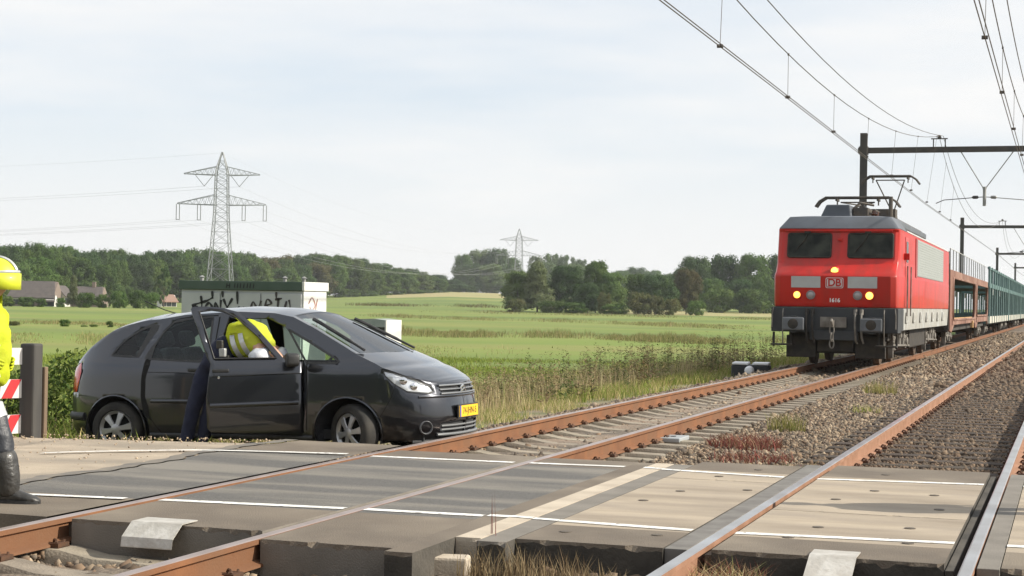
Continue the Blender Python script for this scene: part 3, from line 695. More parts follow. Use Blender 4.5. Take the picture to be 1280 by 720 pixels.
for sg in (-1, 1):
    for key, nm, m_ in (('rear_quarter_window', 'rear_quarter_window', m_glass), ('rear_window', 'rear_door_window', m_glass), ('quarter_window', 'quarter_window', m_glass_f)):
        g = MB(); side_part(g, key, sg, -.004); w_ = g.build(nm, m_glass if sg < 0 or m_ is m_glass else m_, CAR, sm=60, fix=False)
        g = MB(); dark_border(g, key, sg); g.build('window_seal', m_black, w_, fix=False)
    g = MB(); side_part(g, 'headlight', sg, -.012); hl = g.build('headlight', m_lens, CAR, sm=60, fix=False)
    g = MB(); dark_border(g, 'headlight', sg, .012); g.build('headlight_seal', m_black, hl, fix=False)
    for (a, zz, r_) in ((.585, .845, .04), (.675, .785, .038)):
        g = MB(); p = side(s_x(a, zz), zz, sg, -.004); q = side(s_x(a, zz), zz, sg, .01)-p; g.lathe(p, q, [(0, r_), (.004, r_*.8), (.005, .005)], 16); g.build('reflector', m_chrome, hl, sm=40)
    g = MB(); side_part(g, 'tail_light', sg, .006); g.build('tail_light', m_red, CAR, sm=60, fix=False)
    # seams of the rear door, fuel flap side and fender
    def one(*a):
        q = MB(); seam(q, *a); q.build('panel_gap', m_seam, CAR, fix=False)
    one(SX([(-1.60, .27), (-2.16, .27), (-2.30, .45), (-2.37, .66), (-2.37, .85), (-2.335, 1.06), (-2.27, 1.28), (-2.2, 1.40), (-2.1, 1.505), (-1.9, 1.535), (-1.6, 1.545)]), sg)
    one(SX([(-1.55, .26), (-1.555, .8), (-1.56, 1.08), (-1.58, 1.53)]), sg, .014)
    one(SX([(-2.33, .93), (-2.0, .925), (-1.56, .90)]), sg, .006); one(SX([(.36, .47), (.47, .66), (.52, .82)]), sg, .006)
    one(SX([(-.46, .29), (-.44, .7), (-.46, 1.03)]), sg, .012); one(SX([(-3.1, .66), (-3.25, .665)]), sg, .006)
    g = MB()
    pts = [side(x, .615, sg, .006) for x in np.linspace(-2.26, -1.62, 14)]; g.tube(pts, .022, 8); g.build('rubbing_strip', m_paintc, CAR, sm=60)
    g = MB(); p = side(-1.74, .955, sg, .018); g.box(p, (.17, .03, .035)); g.build('rear_door_handle', m_black, CAR, bw=.01)
    # lower sill
    g = MB()
    pts = [side(x, .245, sg, .0) for x in np.linspace(-2.3, -.40, 20)]; g.tube(pts, .03, 8); g.build('sill', m_black, CAR, sm=60)
    # wheel arch lips
    for cx in (0, -2.72):
        g = MB(); pts = [side(s_x(x, z), z, sg, .004) for x, z in [(cx+.372*cos(a), .30+.372*sin(a)) for a in np.linspace(-.22, pi+.22, 24)]]; g.tube(pts, .012, 6); g.build('arch_lip', m_paintc, CAR, sm=60)
    for cx in (0, -2.72):     # inner wheel housing
        g = MB(); r0 = [(cx+.37*cos(a), .30+.37*sin(a)) for a in np.linspace(-.3, pi+.3, 16)]
        VV = [Vector((x, sg*.84, z)) for x, z in r0]+[Vector((x, sg*.45, z)) for x, z in r0]; n = len(r0)
        g.add(VV, [[i, i+1, n+i+1, n+i] for i in range(n-1)]+[[n+i for i in range(n)]]); g.build('wheel_housing', m_lining, CAR, fix=False)
# far front door stays shut
g = MB(); side_part(g, 'door_opening', 1, -.001)
V_ = [p for p in g.v]; lo = MB(); hi = MB()
for f in g.f:
    z = sum(V_[i][2] for i in f)/len(f); (lo if z < 1.03 else hi).f.append(list(f)); (lo if z < 1.03 else hi).m.append(0)
def compact(q):
    ids = sorted({i for f in q.f for i in f}); k = {i: n for n, i in enumerate(ids)}; q.v = [V_[i] for i in ids]; q.f = [[k[i] for i in f] for f in q.f]
lo.v = V_; hi.v = V_; compact(lo); compact(hi)
d_ = lo.build('front_door', m_paintc, CAR, sm=60, fix=False); hi.build('door_window', m_glass, d_, sm=60, fix=False)
# nose: grille, chevrons, plate, lower grille, fog lamps, bumper lines
g = MB()
for sg in (-1, 1): side_part(g, 'grille', sg, -.02)
gr = g.build('grille', m_black, CAR, sm=60, fix=False)
def bow(z, y0, y1, off, n=16): return [side(s_y(y, z), z, -1 if y < 0 else 1, off) for y in np.linspace(y0, y1, n)]
g = MB()
for z in (.785, .742, .70):
    g.tube(bow(z, -.46, .46, .006), .011 if z != .742 else .009, 8)
g.build('grille_bar', mat('grille_silver', (.32, .33, .34), rough=.3, metal=.7), gr, sm=60)
g = MB()
for zc in (.715, .745):
    pc = Vector((float(np.interp(zc, *XF))+.018, 0, zc+.030))
    for s_ in (-1, 1): g.beam(pc, pc+Vector((-.01, s_*.075, -.035)), .02, .018)
g.build('chevron_emblem', m_chrome, gr, bw=.003)
g = MB()
for sg in (-1, 1): side_part(g, 'lower_grille', sg, -.03)
lg = g.build('lower_grille', m_black, CAR, sm=60, fix=False)
g = MB()
for z in (.325, .365): g.tube(bow(z, -.48, .48, -.01), .010, 6)
g.tube(bow(.275, -.53, .53, .012, 24), .016, 8); g.build('air_intake_bar', mat('intake_grey', (.16, .165, .17), rough=.4), lg, sm=60)
for sg in (-1, 1):
    p = side(s_y(.65, .355), .355, sg, .0); q = side(s_y(.65, .355), .355, sg, .05)-p
    g = MB(); g.lathe(p, q, [(-.05, .052), (.004, .058), (.012, .066), (.004, .074), (-.02, .074)], 20, caps=False); fl = g.build('fog_lamp', mat('fog_bezel', (.10, .10, .105), rough=.35), CAR, sm=50)
    g = MB(); g.lathe(p, q, [(-.035, .055), (-.03, .03), (-.028, .004)], 16); g.build('fog_lens', m_black, fl, sm=50)
g = MB(); g.tube(bow(.675, -.70, .70, .003, 30), .014, 6); g.build('bumper_crease', m_paintc, CAR, sm=60)
g = MB(); g.tube(bow(.20, -.70, .70, -.01, 30), .035, 8); g.build('front_spoiler', m_black, CAR, sm=60)
g = MB(); g.box((.970, 0, .505), (.018, .55, .145)); pl = g.build('number_plate', m_black, CAR, bw=.004)
g = MB(); g.box((.982, .0, .505), (.008, .52, .118)); g.build('plate_face', m_plate, pl)
g = MB(); g.box((.9835, -.235, .505), (.008, .035, .118)); g.build('euro_band', m_euro, pl)
text('plate_text', '74-JHN-5', .098, m_ink, pl, Matrix.Translation((.9875, .02, .505)) @ Matrix.Rotation(pi/2, 4, 'Z') @ Matrix.Rotation(pi/2, 4, 'X'), .0006)
# rear bumper
g = MB(); 
g.tube([side(s, .43, -1, -.02) for s in np.linspace(s_x(-3.14, .43), X1-LR, 14)]+[side(s, .43, 1, -.02) for s in np.linspace(X1-LR, s_x(-3.14, .43), 14)], .055, 8); g.build('rear_bumper', m_black, CAR, sm=60)
# under body, cabin floor, dashboard
g = MB(); g.box((-1.2, 0, .27), (3.9, 1.3, .10)); g.box((.52, 0, .45), (.40, .9, .4)); g.box((-2.95, 0, .55), (.45, 1.25, .5)); g.build('underbody', m_lining, CAR)
g = MB(); g.loft([[(-.55, y, .70), (-.62, y, .93), (-.50, y, 1.02), (.05, y, 1.05), (.25, y, .95), (.25, y, .7)] for y in (-.76, 0, .76)]); db = g.build('dashboard', m_lining, CAR, bw=.02)
g = MB(); pts = [(-.72+.07*cos(a)*1, .36+.19*cos(a)*0+.19*sin(a), .96+.16*cos(a)) for a in np.linspace(0, 2*pi, 24)]; g.tube(pts, .014, 6, caps=False); g.tube([(-.72, .36, .96), (-.5, .36, .88)], .03, 8)
g.box((-.71, .36, .96), (.03, .30, .05)); g.build('steering_wheel', m_black, CAR, sm=60)
def seat(x, y):
    g = MB(); R = Matrix.Rotation(radians(-16), 3, 'Y')
    g.loft([[(x-.25, y-.23, z), (x+.27, y-.23, z+dz), (x+.27, y+.23, z+dz), (x-.25, y+.23, z)] for z, dz in ((.42, .02), (.60, .05))])
    g.loft([[Vector((x-.24, y, .58))+R @ Vector((dx, dy, zz)) for dx, dy in ((-.06, -w), (.07, -w*.9), (.07, w*.9), (-.06, w))] for zz, w in ((0, .24), (.25, .24), (.5, .21), (.62, .16))])
    g.loft([[Vector((x-.25, y, .58))+R @ Vector((dx, dy, zz)) for dx, dy in ((-.04, -w), (.05, -w), (.05, w), (-.04, w))] for zz, w in ((.64, .10), (.70, .13), (.82, .11))])
    return g
for (x, y) in ((-1.25, .38), (-1.25, -.38), (-2.15, .45), (-2.15, 0), (-2.15, -.45)): o = seat(x, y).build('seat', m_seat, CAR, sm=40, bw=.03)
# wheels
def wheel(name, x, y, sg, steer=0):
    w = empty(name, (0, 0, 0)); w.parent = CAR; w.location = (x, y, .30); w.rotation_euler = (0, 0, steer); R = .302
    g = MB(); g.lathe((0, 0, 0), (0, sg, 0), [(-.19, .21), (-.19, .27), (-.165, .292), (-.12, R), (-.05, R), (-.012, .293), (.004, .272), (.002, .215), (-.02, .205)], 40, caps=False)
    g.build('tyre', m_tyre, w, sm=40)
    g = MB(); g.lathe((0, 0, 0), (0, sg, 0), [(-.10, .20), (-.02, .206), (-.006, .200), (-.02, .19), (-.035, .17)], 36, caps=False); g.lathe((0, 0, 0), (0, sg, 0), [(-.07, .19), (-.069, .02)], 24, mi=1)
    for k in range(6):
        a = 2*pi*k/6+.2; c, s_ = cos(a), sin(a); d = Vector((c, 0, s_)); t = Vector((-s_, 0, c)); Y = Vector((0, sg, 0))
        g.loft([[d*r-t*wd+Y*h, d*r+t*wd+Y*h, d*r+t*wd*.8+Y*(h+.012), d*r-t*wd*.8+Y*(h+.012)] for r, wd, h in ((.045, .026, -.012), (.11, .030, -.018), (.185, .044, -.030))])
    g.lathe((0, 0, 0), (0, sg, 0), [(-.03, .058), (.0, .055), (.006, .04), (.008, .005)], 20)
    g.build('rim', [m_rim, m_seam], w, sm=30)
for x, st in ((0, radians(-27)), (-2.72, 0)):
    for sg in (-1, 1): wheel('wheel', x, sg*.835, sg, st)
# wipers parked along the pillars, mirror arms, aerial
for sg in (-1, 1):
    g = MB(); pts = [top(s, sg*u)+Vector((.02, 0, .025)) for s, u in zip(np.linspace(s_x(.05, 1.13), s_x(-.58, 1.46), 14), np.linspace(.84, .80, 14))]; g.tube(pts, [.014]*4+[.02]*10, 6); g.build('wiper', m_black, CAR, sm=60)
g = MB(); g.tube([(-2.45, 0, 1.57), (-2.62, 0, 1.62), (-2.86, 0, 1.72)], .006, 6); g.build('aerial', m_black, CAR)
mg = MB(); mg.loft([[Vector((-.60+dx, .98+dy, 1.08+z)) for dx, dy in ((-.06, -.12*k), (.07*k, -.10*k), (.07*k, .10*k), (-.06, .12*k))] for z, k in ((-.09, .7), (-.05, 1), (.06, 1), (.09, .7))]); mg.build('door_mirror', m_black, CAR, sm=50, bw=.015)
# the open near front door, hinged at its front edge
HX, HY = -.485, -.845
DOOR = empty('front_door', (HX, HY, 0)); DOOR.parent = CAR; DOOR.rotation_euler = (0, 0, radians(35))
def dpt(d, z, off=0):          # d metres behind the hinge; outer skin follows the shut-door shape
    return Vector((-d, -(float(np.interp(z, *WZ))-.845)*.75-off, z))
outl = [(.0, .30), (.03, .28), (.94, .325), (.975, .37), (.985, .67), (.955, .92), (.935, 1.045), (.965, 1.11), (1.05, 1.40), (1.115, 1.61), (1.10, 1.635), (.97, 1.64), (.80, 1.625), (.63, 1.575), (.47, 1.425), (.30, 1.21), (.18, 1.06), (.0, 1.045)]
hole = [(.900, 1.09), (.94, 1.25), (1.03, 1.585), (.90, 1.60), (.78, 1.585), (.65, 1.515), (.45, 1.32), (.27, 1.09)]
def dskin(mb, outl, hole, off, mi=0, flip=False):
    pts, edges = [], []
    for l in (outl, hole):
        if l: k = len(pts); pts += [Vector(p) for p in l]; edges += [(k+i, k+(i+1) % len(l)) for i in range(len(l))]
    for d in np.arange(.05, 1.1, .06):
        for z in np.arange(.34, 1.6, .05):
            if inside(outl, (d, z)) and not (hole and inside(hole, (d, z))): pts.append(Vector((d+.003*sin(z*50), z)))
    v, e, f, *_ = delaunay_2d_cdt(pts, edges, [], 0, 1e-4)
    f = [t for t in f if inside(outl, cen(v, t)) and not (hole and inside(hole, cen(v, t)))]
    mb.add([dpt(p.x, p.y, off) for p in v], [list(t) if not flip else list(t)[::-1] for t in f], mi)
g = MB(); dskin(g, outl, hole, 0); ds = g.build('door_skin', [m_paintc, m_lining], DOOR, sm=60, fix=False)
# outward is -y: check the winding, then give the panel thickness
bmx = bmesh.new(); bmx.from_mesh(ds.data); bmx.normal_update()
if sum(f.normal.y for f in bmx.faces) > 0: bmesh.ops.reverse_faces(bmx, faces=bmx.faces)
bmx.to_mesh(ds.data); bmx.free(); smooth(ds, 60)
so = ds.modifiers.new('thickness', 'SOLIDIFY'); so.thickness = .05; so.offset = -1; so.material_offset = 1
g = MB(); g.tube([dpt(d, .60+.02*(1-d), .002) for d in np.linspace(.06, .95, 12)], .026, 8); g.build('rubbing_strip', m_paintc, DOOR, sm=60)
g = MB(); ln = [dpt(d, .90+.025*(1-d), .002) for d in np.linspace(.02, .93, 12)]; g.tube(ln, .006, 6); g.build('crease', m_seam, DOOR, sm=60)
g = MB(); g.box(dpt(.84, .965, .014), (.17, .03, .036)); g.build('door_handle', m_black, DOOR, bw=.01)
g = MB(); p = dpt(.86, .895, .004); g.lathe(p, (0, -1, 0), [(0, .015), (.004, .014), (.005, .002)], 12); g.build('lock', m_chrome, DOOR)
g = MB(); g.box(Vector((-.45, .09, .62)), (.75, .05, .42)); g.build('door_trim', m_lining, DOOR, bw=.02)
g = MB(); g.loft([[Vector((-.13+dx, -.17+dy, 1.075+z)) for dx, dy in ((-.07, -.12*k), (.07*k, -.10*k), (.07*k, .10*k), (-.07, .12*k))] for z, k in ((-.075, .55), (-.045, .8), (.04, .8), (.065, .6))]); g.box((-.12, -.05, 1.03), (.10, .16, .05)); g.build('door_mirror', m_black, DOOR, sm=50, bw=.015)
g = MB(); seam_pts = list(hole)+[hole[0]]; g.tube([dpt(d, z, .002) for d, z in seam_pts], .008, 6); g.build('window_seal', m_black, DOOR, sm=60)
# ================================================================== PEOPLE
CRINKLE = bpy.data.textures.new('cloth_crinkle', 'CLOUDS'); CRINKLE.noise_scale = .11; CRINKLE.noise_depth = 3
CLOTH = {'vest': .05, 'trousers': .035, 'jacket': .05, 'sleeve': .045}
def skin(name, V, E, R, m, parent, sub=2, root=0):
    me = bpy.data.meshes.new(name); me.from_pydata([tuple(v) for v in V], E, []); o = link(name, me, m, parent)
    md = o.modifiers.new('skin', 'SKIN'); md.use_smooth_shade = True
    if not me.skin_vertices: return o
    for i, sv in enumerate(me.skin_vertices[0].data):
        r = R[i]; sv.radius = (r, r) if not isinstance(r, tuple) else r; sv.use_root = (i == root)
    s = o.modifiers.new('sub', 'SUBSURF'); s.levels = sub; s.render_levels = sub+(name in CLOTH)
    if name in CLOTH: dm = o.modifiers.new('crinkle', 'DISPLACE'); dm.texture = CRINKLE; dm.strength = CLOTH[name]; dm.mid_level = .5; dm.texture_coords = 'LOCAL'
    return o
def chain(pts): return [(i, i+1) for i in range(len(pts)-1)]
class SK:
    def __init__(s): s.v = []; s.e = []; s.r = []
    def n(s, p, r, a=None):
        s.v.append(Vector(p)); s.r.append(r); i = len(s.v)-1
        if a is not None: s.e.append((a, i))
        return i
    def seg(s, a, pts):          # pts: [(point, radius), ...]
        for p, r in pts: a = s.n(p, r, a)
        return a
    def mk(s, name, m, parent, sub=2, root=0): return skin(name, s.v, s.e, s.r, m, parent, sub, root)
m_skin = mat('skin', (.50, .30, .21), (.44, .25, .17), 12, .5)
m_hair = mat('dark_hair', (.05, .032, .02), rough=.7)
m_navy = mat('navy_cloth', (.009, .012, .034), (.013, .017, .044), 14, .85, bump=.5, bscale=14)
m_hivis = mat('yellow_high_visibility_cloth', (.52, .58, .025), (.36, .40, .02), 6, .9, bump=1.0, bscale=9, spec=.15, c3=(.44, .48, .05), s3=2)
m_silver = mat('reflective_tape', (.55, .56, .55), (.45, .46, .46), 20, .35, .3)
m_white = mat('white_shirt', (.70, .72, .76), (.62, .64, .7), 10, .8, bump=.4, bscale=13)
m_boot = mat('black_leather', (.016, .015, .014), (.045, .042, .038), 10, .42, coat=.15, bump=.5, bscale=25)
m_dark = mat('dark_fire_cloth', (.022, .024, .031), (.050, .054, .064), 7, .5, bump=.7, bscale=16)
m_helm = mat('yellow_helmet', (.60, .66, .03), (.46, .50, .03), 6, .5, coat=.1)
m_visor = mat('visor_smoke', (.30, .30, .30), rough=.12, metal=.6, coat=1)
def hand(parent, W, dirn, palm_n, m, name='hand', curl=.7, L=.18):
    """palm with four unequal bent fingers and a thumb; W wrist point, dirn along the fingers, palm_n facing out of the palm"""
    d = Vector(dirn).normalized(); nrm = Vector(palm_n); nrm = (nrm-d*nrm.dot(d)).normalized(); s = d.cross(nrm)
    k = SK(); w = k.n(W, (.026, .022)); pm = k.n(Vector(W)+d*L*.30, (.038, .020), w); 
    for i, (off, ln) in enumerate(((-.033, .80), (-.011, .92), (.011, 1.0), (.033, .88))):
        a = Vector(W)+d*L*.50+s*off; j0 = k.n(a, .0105, pm); p = a; dd = d.copy(); j = j0
        for q in range(3):
            dd = (Matrix.Rotation(curl*(.5+.35*q), 3, s) @ dd) if True else dd
            p = p+dd*L*.155*ln*(1.15-.15*q); j = k.n(p, .0092-.0008*q, j)
    a = Vector(W)+d*L*.18-s*.036; j = k.n(a, .013, pm); dd = (d-s*.9-nrm*-.3).normalized()
    for q in range(2): a = a+dd*.034; dd = (dd+d*.5+nrm*.35).normalized(); j = k.n(a, .0105, j)
    return k.mk(name, m, parent, 2)
def head(parent, C, fwd, up, m=None, hair=True, R=.098):
    """head with nose, brow, ears, eyes, mouth, chin; C is the centre of the skull"""
    f = Vector(fwd).normalized(); u = Vector(up); u = (u-f*u.dot(f)).normalized(); s = f.cross(u); C = Vector(C)
    b = bmesh.new(); bmesh.ops.create_uvsphere(b, u_segments=28, v_segments=20, radius=1)
    for v in b.verts:
        x, y, z = v.co.x, v.co.y, v.co.z           # x forward, y side, z up
        wx, wy, wz = x*1.02, y*.78, z*1.20
        if z < -.2: wy *= 1-.32*(-z-.2); wx *= 1-.10*(-z-.2)
        if x > 0:
            g = math.exp(-(y/.16)**2)
            wx += .20*g*math.exp(-((z+.18)/.16)**2)+.05*math.exp(-((z-.16)/.10)**2)          # nose, brow
            wx -= .07*math.exp(-((abs(y)-.36)/.15)**2-((z-.02)/.12)**2)                         # eye sockets
            wx += .05*math.exp(-(y/.26)**2-((z+.50)/.07)**2)-.035*math.exp(-(y/.30)**2-((z+.56)/.03)**2)+.07*math.exp(-(y/.3)**2-((z+.86)/.14)**2)
        v.co = C+(f*wx+s*wy+u*wz)*R
    me = bpy.data.meshes.new('head'); b.to_mesh(me); b.free(); o = link('head', me, m or m_skin, parent); smooth(o, 180)
    g = MB()
    for sg in (-1, 1):
        p = C+(f*.86+s*sg*.33+u*.02)*R; g.lathe(p-f*.008, f, [(0, .012), (.006, .010), (.009, .003)], 10)
    g.build('eye', m_ink, o, sm=60)
    for sg in (-1, 1):
        g = MB(); p = C+(f*-.05+s*sg*.80-u*.05)*R; g.lathe(p, s*sg+f*-.3, [(-.01, .02), (.006, .032), (.012, .026), (.010, .008)], 12); g.build('ear', m or m_skin, o, sm=60)
    if hair:
        b = bmesh.new(); bmesh.ops.create_uvsphere(b, u_segments=24, v_segments=16, radius=1)
        bmesh.ops.delete(b, geom=[v for v in b.verts if v.co.z < -.35 or (v.co.x > .35 and v.co.z < .45)], context='VERTS')
        for v in b.verts: v.co = C+(f*v.co.x*1.07+s*v.co.y*.85+u*v.co.z*1.26)*R
        me = bpy.data.meshes.new('hair'); b.to_mesh(me); b.free(); h = link('hair', me, m_hair, o); smooth(h, 180)
    return o
def shoe(parent, A, fwd, m, name='boot', L=.29, H=.12):
    """shoe/boot foot: A is the ankle's ground point"""
    f = Vector(fwd).normalized(); s = f.cross(Vector((0, 0, 1))); A = Vector(A); g = MB()
    rings = []
    for t, w, h in ((-.30, .030, .05), (-.27, .038, H*.9), (-.05, .043, H), (.18, .045, H*.80), (.42, .052, H*.58), (.60, .048, H*.42), (.70, .022, H*.26)):
        rings.append([A+f*t*L*1.0+s*(w*cos(a))+Vector((0, 0, max(0, (h/2)*(1+sin(a))))) for a in np.linspace(0, 2*pi, 13)[:-1]])
    g.loft(rings); g.add(*_sole(A, f, s, L), 1)
    return g.build(name, [m, m_black], parent, sm=60)
def _sole(A, f, s, L):
    o = [(-.31, .0), (-.29, .036), (0, .044), (.42, .055), (.66, .040), (.72, 0)]; o = o+[(t, -w) for t, w in o[-2:0:-1]]
    V = [A+f*t*L+s*w+Vector((0, 0, z)) for z in (0, .022) for t, w in o]; n = len(o)
    return V, [[i, (i+1) % n, n+(i+1) % n, n+i] for i in range(n)]+[list(range(n))[::-1], [n+i for i in range(n)]]
def band(mb, a, b, r0, r1, n=20):
    mb.lathe(a, Vector(b)-Vector(a), [(0, r0), ((Vector(b)-Vector(a)).length, r1)], n, caps=False)

# ---- policeman leaning into the car through the open door (built in the car's frame, then set down in the world)
def policeman():
    o = empty('person', (0, 0, 0), 0, 'policeman in yellow vest bending into the grey car through its open door', 'person')
    o.matrix_world = CM @ Matrix.Translation((0, -.86, 0))
    fL, fR = Vector((-1.74, -.26, 0)), Vector((-1.60, -.16, 0))
    kL, kR = Vector((-1.65, -.22, .50)), Vector((-1.51, -.12, .50)); hL, hR = Vector((-1.52, -.13, .98)), Vector((-1.46, .02, .99)); PL = Vector((-1.43, -.07, 1.12))
    ch = Vector((-1.06, -.02, 1.26)); sh = Vector((-.95, .0, 1.22)); SL, SR = Vector((-.93, -.13, 1.20)), Vector((-.90, .20, 1.18)); nk = Vector((-.84, .06, 1.14)); hd = Vector((-.74, .12, 1.00))
    eL, wL = Vector((-.88, -.12, .95)), Vector((-.76, -.02, .80)); eR, wR = Vector((-.80, .28, .94)), Vector((-.62, .26, .82))
    k = SK(); r = k.n(PL, .07); a = k.seg(r, [((PL+ch)/2+Vector((0, 0, .0)), .09), (ch, .095), (sh, .08), (nk, .052), (hd, .06)])
    k.seg(3, [(SL, .06), (eL, .042), (wL, .028)]); k.seg(3, [(SR, .06), (eR, .042), (wR, .028)])
    k.seg(r, [(hL, .06), (kL, .05), (fL+Vector((0, 0, .09)), .042)]); k.seg(r, [(hR, .06), (kR, .05), (fR+Vector((0, 0, .09)), .042)])
    k.mk('body', m_skin, o, 1)
    k = SK(); r = k.n(PL+Vector((.0, 0, .02)), (.23, .22)); k.seg(r, [(PL+Vector((.11, -.02, .03)), (.21, .215)), (PL+Vector((.21, -.02, .05)), (.18, .20))]); k.seg(r, [(hL, .115), ((hL+kL)/2, .10), (kL, .082), ((kL+fL)/2, .075), (fL+Vector((0, 0, .06)), .075)]); k.seg(r, [(hR, .115), ((hR+kR)/2, .10), (kR, .082), ((kR+fR)/2, .075), (fR+Vector((0, 0, .06)), .075)])
    k.mk('trousers', m_navy, o, 2)
    k = SK(); r = k.n(PL+Vector((.08, .04, .17)), (.13, .19)); k.seg(r, [((PL+ch)/2+Vector((.05, .03, .10)), (.19, .225)), (ch+Vector((.02, 0, .03)), (.21, .245)), (sh+Vector((.0, .03, .0)), (.15, .16)), (nk+Vector((-.02, 0, 0)), .09)])
    v = k.mk('vest', m_hivis, o, 2)
    g = MB()
    for t in (.30, .62):
        c = (PL+Vector((.17, .02, .075))).lerp(ch+Vector((.08, 0, .03)), t); d = (ch-PL).normalized(); s = d.cross(Vector((0, 0, 1))).normalized(); uu = s.cross(d)
        for side_ in (0,):
            pts = [c+s*(.192*cos(a))+uu*(.168*sin(a)) for a in np.linspace(0, 2*pi, 25)]
            V = [p-d*.026 for p in pts]+[p+d*.026 for p in pts]; n = len(pts); g.add(V, [[i, i+1, n+i+1, n+i] for i in range(n-1)])
    for sg in (-1, 1):
        pts = [(PL+Vector((.20, .02, .07))).lerp(sh, t)+Vector((0, sg*.11-.02, .158-.02*t*t)) for t in np.linspace(0, 1, 8)]
        g.add([p+Vector((0, w, 0)) for p in pts for w in (-.025, .025)], [[2*i, 2*i+1, 2*i+3, 2*i+2] for i in range(7)])
    g.build('reflective_tape', m_silver, v, sm=60, fix=False)
    for S_, E_, W_ in ((SL, eL, wL), (SR, eR, wR)):
        k = SK(); r = k.n(S_+Vector((-.02, 0, 0)), .125); k.seg(r, [((S_+E_)/2, .108), (E_, .095), ((E_+W_)/2, .078), (W_.lerp(E_, .10), .066)]); k.mk('sleeve', m_white, o, 2)
        hand(o, W_, (W_-E_), (0, 0, -1), m_skin)
    head(o, hd, Vector((.80, .05, -.60)), Vector((.60, 0, .80)), hair=True)
    g = MB(); c = PL+Vector((.13, .01, .055)); d = (ch-PL).normalized(); s = d.cross(Vector((0, 0, 1))).normalized(); uu = s.cross(d)
    pts = [c+s*(.178*cos(a))+uu*(.172*sin(a)) for a in np.linspace(0, 2*pi, 25)]; n = len(pts)
    g.add([p-d*.028 for p in pts]+[p+d*.028 for p in pts], [[i, i+1, n+i+1, n+i] for i in range(n-1)]); bl = g.build('belt', m_boot, o, sm=60, fix=False)
    for a, w in ((-.15, .07), (.35, .05), (-.6, .05)):
        g = MB(); p = c+s*(.20*cos(a))+uu*(.185*sin(a)); g.box(p, (.07, .05, .09)); g.build('belt_pouch', m_boot if w < .06 else m_silver, bl, bw=.01)
    for A, nm in ((fL, 'shoe'), (fR, 'shoe')): shoe(o, A, (1, .45, 0), m_boot, nm)
policeman()

